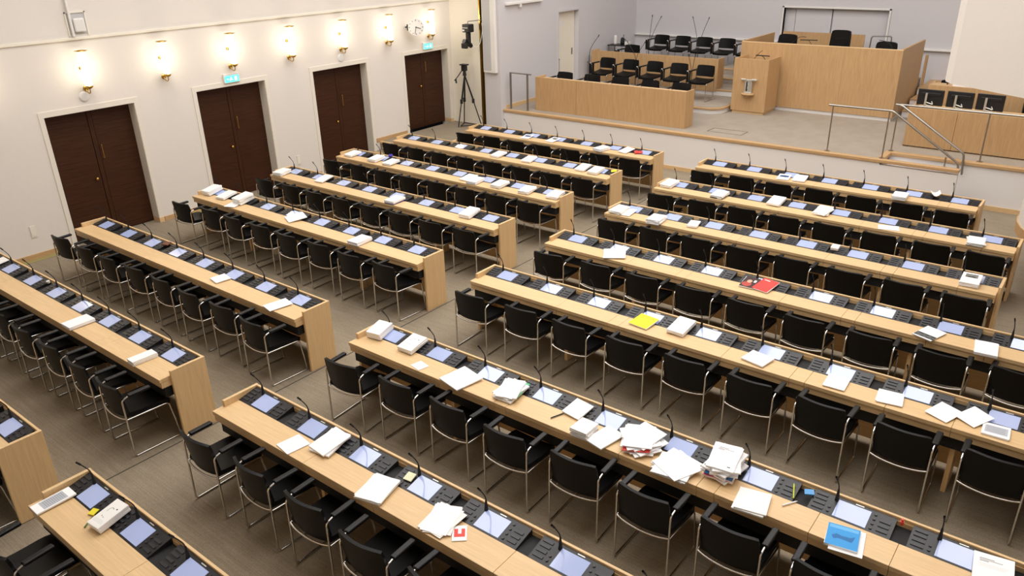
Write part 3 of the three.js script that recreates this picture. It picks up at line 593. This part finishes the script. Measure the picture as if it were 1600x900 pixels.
const chairRow = (n, x0, dx, y, z, words, grp) => { for (let k = 0; k < n; k++) copy(podChair, `black tablet-arm chair, ${ORD[k]} from grey side wall, ${words}`, [x0 + k * dx, y, z], Math.PI + rr(-0.04, 0.04), grp); };
chairRow(5, 2.53, 0.8075, YP, -5.66, 'directly behind the front bench', 'chairs behind the front bench');
chairRow(5, 2.72, 0.7, 0.982, -7.4, 'on tier before the second bench', 'chairs in front of the second bench');
chairRow(1, 2.55, 0.8, 1.128, -8.98, 'directly behind the second bench', 'chairs behind the second bench');
chairRow(5, 2.77, 0.67, 1.278, -10.3, 'against the grey back wall', 'chairs along the back wall');
function micStand(label, pos, hp, tips, grp) {
  const t = thing('microphone_stand', label, 'microphone', pos, 0, grp);
  mesh('base', cyl(0.11, 0.1, 0, 0.02, 20), M.black, t); mesh('pole', cyl(0.01, 0.01, 0.02, hp, 8), M.black, t);
  for (const [dx, y] of tips) mesh('gooseneck', [curve([[0, hp - 0.02, 0], [dx * 0.12, hp + (y - hp) * 0.3, 0], [dx * 0.55, hp + (y - hp) * 0.7, 0], [dx, y, 0]], 0.006, 8, 6), curve([[dx * 0.97, y - 0.01, 0], [dx * 1.06, y + 0.035, 0]], 0.011, 2, 6)], M.black, t);
}
micStand('tall black microphone stand beside the front bench chairs', [3.0, YP, -6.3], 1.2, [[0.26, 1.66]]);
micStand('twin microphone stand behind the tier chairs toward the side wall', [3.45, 0.982, -7.86], 0.72, [[-0.27, 1.2], [0.24, 1.21]], 'twin microphone stands');
micStand('twin microphone stand behind the tier chairs toward the lectern', [5.06, 0.982, -7.86], 0.42, [[-0.12, 0.97], [0.06, 1.0]], 'twin microphone stands');
micStand('tall twin microphone stand behind the second bench toward the side wall', [3.28, 1.128, -8.84], 0.72, [[0.06, 1.62], [0.32, 1.6]], 'twin microphone stands');
micStand('tall twin microphone stand behind the second bench toward the lectern', [4.72, 1.128, -8.84], 0.72, [[-0.2, 1.62], [0.24, 1.62]], 'twin microphone stands');
{ // lectern with its emblem
  const t = thing('lectern', 'oak speaker lectern with a small silver emblem on its front', 'lectern', [6.86, YP, -7.15]);
  const W = 0.41;
  mesh('plinth', bx(-W + 0.03, W - 0.03, 0, 0.06, -0.68, -0.03), M.side, t);
  mesh('front_panel', bx(-W, W, 0.06, 1.25, -0.04, 0, { grain: 'y', r: 0.004 }), M.oak, t);
  for (const s of [-1, 1]) mesh('side_panel', bx(s > 0 ? W - 0.035 : -W, s > 0 ? W : -W + 0.035, 0.06, 1.25, -0.72, -0.041, { grain: 'y', r: 0.004 }), M.oak, t);
  mesh('reading_board', bx(-W + 0.036, W - 0.036, 1.08, 1.11, -0.7, -0.042), M.top, t);
  mesh('microphone', [curve([[-0.06, 1.11, -0.12], [-0.03, 1.2, -0.14], [0.06, 1.34, -0.2], [0.13, 1.42, -0.25]], 0.006, 8, 6), rod([[0.0, 1.31, -0.22], [0.33, 1.31, -0.2]], 0.012), curve([[0.14, 1.31, -0.21], [0.22, 1.25, -0.2], [0.28, 1.11, -0.16]], 0.007, 6, 6)], M.blackMatte, t);
  const sh = lathe([[0.001, -0.09], [0.02, -0.085], [0.025, -0.05], [0.06, -0.035], [0.145, -0.02], [0.15, 0.02], [0.001, 0.022]], 24); sh.scale(1, 1, 0.7); sh.translate(0, 0.47, 0.06);
  mesh('emblem_shelf', sh, M.oak, t);
  const em = mesh('emblem', [bx(-0.085, -0.05, 0.49, 0.77, 0.03, 0.075), bx(0.05, 0.085, 0.49, 0.77, 0.03, 0.075), bx(-0.09, 0.09, 0.49, 0.515, 0.02, 0.09, { r: 0.008 }), bx(-0.05, 0.05, 0.515, 0.78, 0.03, 0.06), bx(-0.19, -0.06, 0.775, 0.815, 0.03, 0.09, { r: 0.015 }), bx(0.06, 0.2, 0.775, 0.82, 0.03, 0.09, { r: 0.015 }), bx(-0.06, 0.06, 0.76, 0.8, 0.02, 0.075, { r: 0.01 })], M.silver, t);
  const scroll = []; for (let k = 0; k < 7; k++) { const a = new THREE.TorusGeometry(0.017, 0.006, 6, 12); a.translate(0.008 * Math.sin(k * 2), 0.54 + k * 0.033, 0.064); scroll.push(norm(a)); }
  mesh('scrollwork', scroll, M.silver, em); mesh('dark_inlay', bx(-0.048, -0.02, 0.53, 0.75, 0.06, 0.064), M.black, em);
}
{ // president's desk
  const t = thing('president_desk', 'tall oak presiding desk with high side wings at the back of podium', 'desk', [8.05, YP, -7.95]);
  const H = 1.53, w = 1.8;
  mesh('plinth', bx(-w + 0.03, w - 0.03, 0, 0.085, -1.4, -0.03), M.white2, t);
  for (let k = 0; k < 3; k++) mesh('front_panel', bx(-w + k * 1.2 + 0.001, -w + (k + 1) * 1.2 - 0.001, 0.085, H - 0.02, -0.05, 0, { grain: 'y' }), M.oak, t);
  mesh('front_cap', bx(-w, w, H - 0.02, H, -0.06, 0.002, { r: 0.004 }), M.top, t);
  for (const s of [-1, 1]) mesh('side_wing', bx(s > 0 ? w - 0.05 : -w, s > 0 ? w : -w + 0.05, 0.085, H + 0.01, -2.0, -0.051, { grain: 'y', r: 0.004 }), M.oak, t);
  mesh('worktop', bx(-w + 0.05, w - 0.05, H - 0.3, H - 0.26, -0.75, -0.05), M.top, t);
  mesh('floor_platform', bx(-w + 0.06, w - 0.06, 0.02, 0.6, -2.57, -0.8), M.podCarpet, t);
  mesh('rear_screen', [bx(-w + 0.05, 0.3, 0.6, H - 0.02, -2.62, -2.58, { grain: 'y' })], M.oak, t);
  mesh('microphone', [curve([[-0.95, H - 0.26, -0.35], [-0.8, H - 0.1, -0.35], [-0.55, H + 0.12, -0.36], [-0.4, H + 0.12, -0.36]], 0.006, 8, 6), rod([[-0.55, H + 0.05, -0.4], [-0.15, H + 0.06, -0.4]], 0.011), curve([[-0.35, H + 0.05, -0.4], [-0.27, H - 0.05, -0.38], [-0.22, H - 0.26, -0.35]], 0.006, 6, 6)], M.blackMatte, t);
  mesh('microphone', [curve([[1.55, H - 0.26, -0.3], [1.5, H - 0.02, -0.3], [1.4, H + 0.1, -0.32], [1.2, H + 0.14, -0.33]], 0.007, 8, 6)], M.blackMatte, t);
}
function officeChair(label, x, z, y0, top) {
  const t = thing('presiding_chair', label, 'chair', [x, y0, z], 0, 'chairs behind the presiding desk');
  const b = shell(10, 8, (u, v) => { const a = (u - 0.5) * 2, c = Math.pow(Math.abs(a), 5) * Math.pow(v, 8); return V(a * 0.24 * (1 - 0.06 * v - c * 0.06), 0.5 + (top - 0.5) * v - c * 0.03, -0.22 - 0.06 * v + 0.04 * a * a); }, 0.06);
  mesh('backrest', b, M.leather, t);
  mesh('seat', shell(8, 6, (u, v) => V((0.5 - u) * 0.5, 0.48 - 0.01 * Math.cos((u - 0.5) * 3), -0.22 + 0.48 * (1 - v)), 0.07), M.leather, t);
  mesh('stitching', [0.3, 0.5, 0.7].map(v => bx(-0.2, 0.2, 0.5 + (top - 0.5) * v - 0.004, 0.5 + (top - 0.5) * v + 0.004, -0.22 - 0.06 * v + 0.026, -0.22 - 0.06 * v + 0.04)), M.blackMatte, t);
  mesh('pedestal', [cyl(0.03, 0.03, 0.06, 0.45, 10), ...[0, 1, 2, 3, 4].map(k => rod([[0, 0.08, 0], [0.27 * Math.cos(k * 1.257), 0.035, 0.27 * Math.sin(k * 1.257)]], 0.016))], M.dullSteel, t);
  return t;
}
officeChair('tall black leather presiding chair in the middle of the oak desk', 8.12, -9.1, 1.43, 1.13);
officeChair('lower black leather chair on the lectern side of the presiding chair', 6.86, -9.1, 1.43, 0.98);
officeChair('lower black leather chair on the monitor side of the presiding chair', 9.17, -9.1, 1.43, 0.92);
{ // small water table behind the presiding desk
  const t = thing('side_frame_rail', 'low steel rail behind the presiding desk', 'rail', [8.6, 1.43, -10.0]);
  mesh('rail', rod([[0, 0.004, 0], [0.05, 0.95, 0], [0.5, 0.97, 0], [0.5, 0.62, 0]], 0.016, 0.06), M.dullSteel, t);
}
{ // trolley table with kettle and flask
  const t = thing('trolley_table', 'small black side table by the grey side wall', 'table', [1.95, 1.128, -9.55]);
  mesh('tabletop', bx(-0.3, 0.4, 0.72, 0.745, -0.2, 0.2, { r: 0.006 }), M.black, t);
  for (const [x, z] of [[-0.27, 0.17], [0.37, 0.17], [-0.27, -0.17], [0.37, -0.17]]) mesh('leg', bx(x - 0.012, x + 0.012, 0, 0.72, z - 0.012, z + 0.012), M.dullSteel, t);
  const f = thing('thermos_flask', 'white cylinder flask on the small side table', 'flask', [1.78, 1.873, -9.58]);
  mesh('body', lathe([[0.001, 0], [0.045, 0], [0.047, 0.02], [0.045, 0.2], [0.03, 0.24], [0.001, 0.245]], 20), M.white, f);
  const k = thing('coffee_pot', 'black jug with handle on the small side table', 'jug', [2.02, 1.873, -9.58]);
  mesh('body', lathe([[0.001, 0], [0.055, 0], [0.065, 0.05], [0.055, 0.16], [0.04, 0.19], [0.001, 0.2]], 20), M.black, k);
  mesh('handle', curve([[0.05, 0.15, 0], [0.1, 0.14, 0], [0.1, 0.05, 0], [0.055, 0.04, 0]], 0.009, 8, 6), M.black, k);
  const b = thing('carton', 'small white carton beside the jug on the side table', 'carton', [2.2, 1.873, -9.55]);
  mesh('body', bx(-0.07, 0.07, 0, 0.09, -0.05, 0.05, { r: 0.006 }), M.white, b);
}
// clerks' benches right
const c1 = bench('clerk_bench', 'oak clerk bench with three monitors at the podium edge', 10.58, 14.6, YP, 1.585, -6.6, -5.87, [11.42, 13.0]);
mesh('trim_line', bx(0, 4.02, 0.012, 0.026, 0.0, 0.004), M.blackMatte, c1);
const c2 = bench('clerk_bench', 'rear oak clerk bench behind the three monitors', 10.62, 14.6, YP, 1.84, -7.6, -7.05, []);
mesh('ledge', bx(0.036, 3.944, 0.985, 1.008, -0.36, -0.036, { r: 0.003 }), M.oak, c2);
[[10.85, -6.2], [11.36, -6.2], [11.86, -6.2]].forEach(([x, z], k) => {
  const t = thing('monitor', `black flat monitor seen from behind, ${ORD[k]} from the presiding desk`, 'monitor', [x, 1.532, z], -0.06, 'monitors on the clerk bench');
  mesh('display', bx(-0.23, 0.23, 0.06, 0.36, -0.02, 0.012, { r: 0.01 }), M.black, t);
  mesh('bezel', bx(-0.225, 0.225, 0.07, 0.35, -0.024, -0.019), M.blackMatte, t);
  mesh('rear_ridge', bx(-0.16, 0.18, 0.24, 0.3, 0.01, 0.026, { r: 0.01 }), M.black, t);
  mesh('post', [cyl(0.02, 0.02, 0, 0.3, 12, -0.06, 0.07), cyl(0.05, 0.045, 0, 0.015, 16, -0.06, 0.07)], M.silver, t);
  mesh('arm', [rod([[-0.06, 0.13, 0.07], [0.08, 0.1, 0.09], [0.04, 0.14, 0.03]], 0.011, 0.02), rod([[-0.06, 0.08, 0.07], [0.08, 0.06, 0.09]], 0.009, 0.02)], M.silver, t);
});
{
  const t = thing('paper_stack', 'white papers piled on the rear clerk bench', 'papers', [11.2, 1.839, -7.24]);
  mesh('paper_bundle', [bx(-0.16, 0.16, 0, 0.05, -0.13, 0.14)], M.paper, t); mesh('loose_sheets', [bx(0.22, 0.55, 0, 0.02, -0.12, 0.14)], M.paper, t);
  for (const [x, n] of [[10.88, 'first'], [11.66, 'second']]) {
    const c = thing('clerk_chair', `black chair behind the rear clerk bench, ${n} from the presiding desk`, 'chair', [x, YP, -7.88], 0, 'chairs behind the rear clerk bench');
    mesh('backrest', shell(8, 6, backFn(0.46, 0.55, 0.96, -0.2, -0.03, -0.04), 0.05), M.leather, c); mesh('seat', bx(-0.24, 0.24, 0.5, 0.57, -0.22, 0.24, { r: 0.03, seg: 2 }), M.leather, c);
    mesh('pedestal', [cyl(0.03, 0.03, 0.05, 0.5, 10), cyl(0.26, 0.24, 0, 0.05, 20)], M.dullSteel, c);
  }
  const c = thing('clerk_chair', 'black chair between the clerk benches beside the last monitor', 'chair', [12.6, YP, -6.72], 0.2);
  mesh('backrest', shell(8, 6, backFn(0.46, 0.55, 0.98, -0.2, -0.03, -0.04), 0.05), M.leather, c); mesh('seat', bx(-0.23, 0.23, 0.45, 0.52, -0.2, 0.22, { r: 0.03, seg: 2 }), M.leather, c); mesh('pedestal', [cyl(0.03, 0.03, 0.05, 0.45, 10), cyl(0.25, 0.23, 0, 0.05, 20)], M.dullSteel, c);
  mesh('microphone', tallMic(0.36, 0.02).map(g => g.translate(0.3, 1.0, -0.2)), M.blackMatte, c2);
}
{ // steps and post right of the presiding desk
  const g = thingStruct('floor_steps');
  [[-8.6, 0.16], [-9.2, 0.32], [-9.8, 0.48]].forEach(([z, h]) => { mesh('step', bx(9.9, 10.6, YP, YP + h - 0.03, -11.09, z), M.white2, g); mesh('step_nosing', bx(9.9, 10.6, YP + h - 0.03, YP + h, -11.09, z + 0.02, { r: 0.008 }), M.oak, g); });
  struct('trim_5', [bx(9.88, 9.93, 1.3, 2.0, -10.2, -10.1, { grain: 'y' })], M.oak);
}
// handrails
function railing(label, pts, posts, y0) {
  const t = thing('handrail', label, 'handrail');
  mesh('rail', rod(pts, 0.021, 0.05, 5, 8), M.steel, t);
  posts.forEach(p => { mesh('post', cyl(0.013, 0.013, p[1], p[3], 8, p[0], p[2]), M.steel, t); mesh('base_plate', cyl(0.05, 0.05, p[1], p[1] + 0.012, 16, p[0], p[2]), M.steel, t); });
  return t;
}
railing('steel handrail along the podium edge down the stair', [[9.42, YP + 0.88, -4.7], [10.55, YP + 0.88, -4.7], [11.75, 0.92, -4.7], [11.78, 0.8, -4.7]], [[9.5, YP, -4.7, YP + 0.87], [10.5, YP, -4.7, YP + 0.87], [11.55, YP - 0.02, -4.7, 1.0]]);
railing('steel handrail on the inner side of the podium stair', [[12.7, YP + 0.88, -5.36], [10.42, YP + 0.88, -5.36], [10.55, YP + 0.88, -5.32], [11.75, 0.98, -5.2], [11.78, 0.6, -5.2]], [[10.5, YP, -5.34, YP + 0.87], [12.0, YP, -5.36, YP + 0.87]]);
{
  const t = thing('handrail', 'dark square handrail frame beside the front bench', 'handrail', [1.7, YP, -4.75]);
  for (const x of [0, 0.52]) mesh('post', bx(x - 0.018, x + 0.018, 0.004, 0.87, -0.018, 0.018), M.dullSteel, t);
  mesh('rail', bx(-0.02, 0.64, 0.87, 0.895, -0.022, 0.022, { r: 0.006 }), M.dullSteel, t);
}

// ---------------------------------------------------------------- wall fittings
const sconceGroup = 'brass wall lamps above the doors';
const sconceZ = [6.35, 4.62, 3.22, 1.84, 0.46, -0.93, -2.3, -3.7].map((z, k) => z);
sconceZ.forEach((z, k) => {
  const over = ['beyond the first door', 'above the first door', 'between first and second door', 'above the second door', 'between second and third door', 'above the third door', 'between third door and clock', 'above the last door beside the clock'][k];
  const t = thing('wall_lamp', `lit opal tube wall lamp with brass caps, ${over}`, 'wall lamp', [0, 2.6, z], 0, sconceGroup);
  mesh('glass_tube', cyl(0.056, 0.056, 0.06, 0.585, 20, 0.15, 0), M.glow, t);
  mesh('top_disc', lathe([[0.001, 0.6], [0.05, 0.603], [0.105, 0.618], [0.05, 0.628], [0.001, 0.632]], 24).translate(0.15, 0, 0), M.brass, t);
  mesh('bottom_cap', lathe([[0.001, 0.0], [0.02, 0.0], [0.06, 0.03], [0.062, 0.06], [0.001, 0.061]], 24).translate(0.15, 0, 0), M.brass, t);
  mesh('bracket', [curve([[0.0, 0.0, 0], [0.04, -0.055, 0], [0.11, -0.075, 0], [0.15, -0.04, 0], [0.15, 0.01, 0]], 0.009, 14, 8)], M.brass, t);
  mesh('wall_rosette', lathe([[0.001, 0], [0.04, 0], [0.045, 0.01], [0.02, 0.02], [0.001, 0.021]], 20).rotateZ(-Math.PI / 2), M.brass, t); mesh('stem_rosette', lathe([[0.001, 0], [0.03, 0], [0.03, 0.012], [0.001, 0.02]], 20).rotateZ(-Math.PI / 2).translate(0, 0.33, 0), M.brass, t);
  mesh('wall_stem', rod([[0.0, 0.33, 0], [0.1, 0.33, 0]], 0.008), M.brass, t);
  const l = new THREE.PointLight(hex('#ffedd2'), 0.5, 0, 2); l.position.set(0.225, 2.92, z); l.castShadow = true; l.shadow.radius = 2; scene.add(l);
});
function exitTex() { const c = document.createElement('canvas'); c.width = 128; c.height = 64; const g = c.getContext('2d'); g.fillStyle = '#5fe0d8'; g.fillRect(0, 0, 128, 64); g.fillStyle = '#e9fffb'; g.fillRect(88, 12, 22, 40); g.beginPath(); g.arc(58, 18, 6, 0, 7); g.fill(); g.fillRect(48, 26, 16, 12); g.fillRect(40, 36, 10, 14); g.fillRect(60, 38, 14, 7); g.fillRect(16, 28, 18, 8); const t = new THREE.CanvasTexture(c); t.colorSpace = THREE.SRGBColorSpace; return t; }
const exitMat = S({ map: exitTex(), emissiveMap: exitTex(), emissive: 0xffffff, emissiveIntensity: 1.0, roughness: 0.4 });
[[1.88, 'second door'], [-3.62, 'last door below the clock']].forEach(([z, w]) => {
  const t = thing('exit_sign', `lit turquoise exit sign above the ${w}`, 'exit sign', [0, 2.3, z], 0, 'turquoise exit signs');
  mesh('housing', bx(0, 0.05, 0.0, 0.17, -0.17, 0.17, { r: 0.008 }), M.white, t);
  const g = new THREE.PlaneGeometry(0.31, 0.125); g.rotateY(Math.PI / 2); g.translate(0.0515, 0.075, 0); mesh('sign_face', g, exitMat, t);
});
for (const [z, y, w] of [[4.68, 2.47, 'first door'], [-0.9, 2.42, 'third door']]) {
  const t = thing('wall_speaker', `round white ceiling-type speaker disc above the ${w}`, 'speaker', [0, y, z]);
  mesh('disc', lathe([[0.001, 0.03], [0.06, 0.028], [0.08, 0.015], [0.085, 0]], 24).rotateZ(-Math.PI / 2), M.white, t);
}
{ // bracket clock
  const t = thing('wall_clock', 'round white bracket clock with black hands above the last door', 'clock', [0.24, 2.88, -3.05], 0.85);
  const R = 0.19, face = cyl(R, R, -0.045, 0.045, 40); face.rotateX(Math.PI / 2); mesh('case', face, M.white, t);
  const ticks = []; for (let k = 0; k < 12; k++) { const b = new THREE.BoxGeometry(k % 3 ? 0.01 : 0.014, 0.026, 0.004); b.translate(0, 0.155, 0.047); b.rotateZ(-k * Math.PI / 6); ticks.push(norm(b)); } mesh('hour_marks', ticks, M.black, t).userData.kind = 'stuff';
  const h = (l, w, a) => { const b = new THREE.BoxGeometry(w, l, 0.004); b.translate(0, l * 0.38, 0.051); b.rotateZ(-a); return norm(b); };
  mesh('hands', [h(0.13, 0.014, Math.PI * 2 * (3.55 / 12)), h(0.175, 0.009, Math.PI * 2 * (32 / 60))], M.black, t);
  const br = mesh('bracket', bx(-0.21, -0.185, -0.07, 0.07, -0.05, 0.05, { r: 0.01 }), M.black, t);
  mesh('bracket_arm', rod([[-0.2, 0, 0], [-0.24, 0, -0.1], [-0.18, 0, -0.16]], 0.015), M.black, t);
}
for (const [z, w] of [[6.02, 'rear of the first door'], [0.57, 'between second and third door']]) { const t = thing('wall_outlet', `beige wall socket plate, ${w}`, 'socket', [0, 0.36, z]); mesh('plate', bx(0, 0.012, 0, 0.2, -0.045, 0.045, { r: 0.004 }), M.frame, t); mesh('insert', bx(0.012, 0.016, 0.03, 0.17, -0.03, 0.03), M.cream, t); }
{ // recessed device and conduit over the moulding
  const t = thing('wall_camera_box', 'white device in a recessed box above the moulding', 'device', [0, 3.44, 4.5]);
  mesh('back_plate', bx(0.001, 0.006, 0.02, 0.35, -0.13, 0.16), M.greyDark, t);
  mesh('frame', [bx(0, 0.02, 0.35, 0.37, -0.15, 0.18), bx(0, 0.02, 0, 0.37, -0.15, -0.13), bx(0, 0.02, 0, 0.37, 0.16, 0.18)], M.cream, t);
  mesh('device', bx(0.006, 0.06, 0.05, 0.27, -0.1, 0.08, { r: 0.03, seg: 3 }), M.white, t);
  const c = thing('conduit', 'white vertical conduit rising from the moulding', 'conduit', [0, 3.43, 4.62]); mesh('pipe', bx(0.02, 0.06, 0, 3.5, -0.02, 0.02, { r: 0.01 }), M.white, c);
}
{ // column loudspeaker on the pillar
  const t = thing('column_speaker', 'tall slim grey column loudspeaker on the pillar', 'loudspeaker', [1.32, 1.72, -4.5]);
  mesh('case', bx(-0.2, 0.2, 0, 2.6, 0, 0.09, { r: 0.02 }), M.white, t); mesh('grille', bx(-0.17, 0.06, 0.06, 2.55, 0.09, 0.096), M.greyDark, t);
}
{ // remote camera on a rod
  const t = thing('remote_camera', 'black remote camera hanging from a rod by the brass strip', 'camera', [0.86, 2.78, -4.2]);
  mesh('head', [bx(-0.11, 0.11, -0.1, 0.09, -0.1, 0.1, { r: 0.02, seg: 2 }), bx(-0.05, 0.05, -0.36, -0.1, -0.05, 0.05, { r: 0.02 })], M.black, t);
  mesh('badge', bx(-0.09, -0.03, -0.07, -0.03, 0.1, 0.104), M.white, t);
  mesh('stripe', bx(-0.11, 0.07, 0.0, 0.015, 0.1, 0.103), M.silver, t);
  mesh('lens', [cyl(0.06, 0.055, -0.2, 0.1, 18).rotateX(1.1).translate(-0.04, -0.34, 0.04), bx(-0.11, 0.06, -0.47, -0.34, 0.08, 0.16, { r: 0.02 })], M.black, t);
  mesh('mount_arm', rod([[0, 0.09, 0], [0, 0.15, 0], [0.22, 0.17, -0.25]], 0.012, 0.03), M.dullSteel, t);
  mesh('cable', curve([[0.1, -0.1, 0], [0.14, -0.4, 0], [0.22, -0.42, -0.1], [0.26, -0.1, -0.22], [0.22, 0.1, -0.26]], 0.006, 16, 6), M.white, t);
}
{ // tripod
  const t = thing('camera_tripod', 'tall black camera tripod standing by the front wall', 'tripod', [0.66, YL, -4.22]);
  mesh('head', [bx(-0.1, 0.1, 1.5, 1.53, -0.07, 0.07, { r: 0.008 }), bx(-0.06, 0.06, 1.36, 1.5, -0.06, 0.06, { r: 0.02 }), cyl(0.05, 0.035, 1.25, 1.36, 14)], M.black, t);
  mesh('pan_handle', [rod([[-0.04, 1.42, 0], [-0.16, 1.22, 0.08], [-0.26, 1.12, 0.1]], 0.012, 0.04), rod([[-0.22, 1.16, 0.09], [-0.2, 1.06, 0.1]], 0.02)], M.black, t);
  [[-0.02, 0.3], [-0.24, -0.17], [0.36, -0.16]].forEach(([x, z]) => { const l = mesh('leg', [rod([[0, 1.27, 0], [x * 0.52, 0.62, z * 0.52]], 0.018), rod([[0.03, 1.27, 0.02], [x * 0.52 + 0.03, 0.62, z * 0.52]], 0.008), rod([[x * 0.5, 0.64, z * 0.5], [x, 0.012, z]], 0.014)], M.black, t); mesh('leg_clamp', cyl(0.035, 0.035, 0.58, 0.68, 10, x * 0.5, z * 0.5), M.blackMatte, l); });
  mesh('spreader', [rod([[0, 0.03, 0.24], [-0.2, 0.03, -0.14], [0.3, 0.03, -0.13], [0, 0.03, 0.24]], 0.012)], M.blackMatte, t);
}
struct('trim_6', [bx(1.58, 1.66, 3.27, 3.33, -6.2, -4.75, { r: 0.01 }), bx(1.58, 1.66, 3.2, 3.27, -5.32, -5.26)], M.white);

// ---------------------------------------------------------------- rounded gallery parapets at the far side
{
  const pl = [[17, 3.6], [13.2, 0.98]], tip = [12.55, -0.05], R = 0.48;
  const dir = Math.atan2(1.08, 0.9);
  for (let k = 0; k <= 10; k++) { const a = dir + Math.PI / 2 + k / 10 * Math.PI; pl.push([tip[0] + R * Math.cos(a), tip[1] + R * Math.sin(a)]); }
  pl.push([17, 2.2]);
  const g = thingStruct('wall_gallery');
  mesh('parapet', extr(pl, 3.06, 4.12), M.wall, g); mesh('cap_rail', extr(pl, 4.12, 4.16), M.oak, g);
}
{
  const g = thingStruct('wall_booth'); const pl = [], pl2 = [], pl3 = [];
  for (let k = 0; k <= 32; k++) { const a = k / 32 * Math.PI * 2; pl.push([14.3 + 1.3 * Math.cos(a), -2.3 + 1.3 * Math.sin(a)]); pl2.push([14.3 + 1.32 * Math.cos(a), -2.3 + 1.32 * Math.sin(a)]); pl3.push([14.3 + 1.0 * Math.cos(a), -2.3 + 1.0 * Math.sin(a)]); }
  mesh('drum', extr(pl, 0.86, 2.1), M.wall, g); mesh('band', extr(pl2, 0.72, 0.86), M.oak, g); mesh('base', extr(pl3, 0, 0.72), M.greyDark, g);
}
renderer.render(scene, camera);
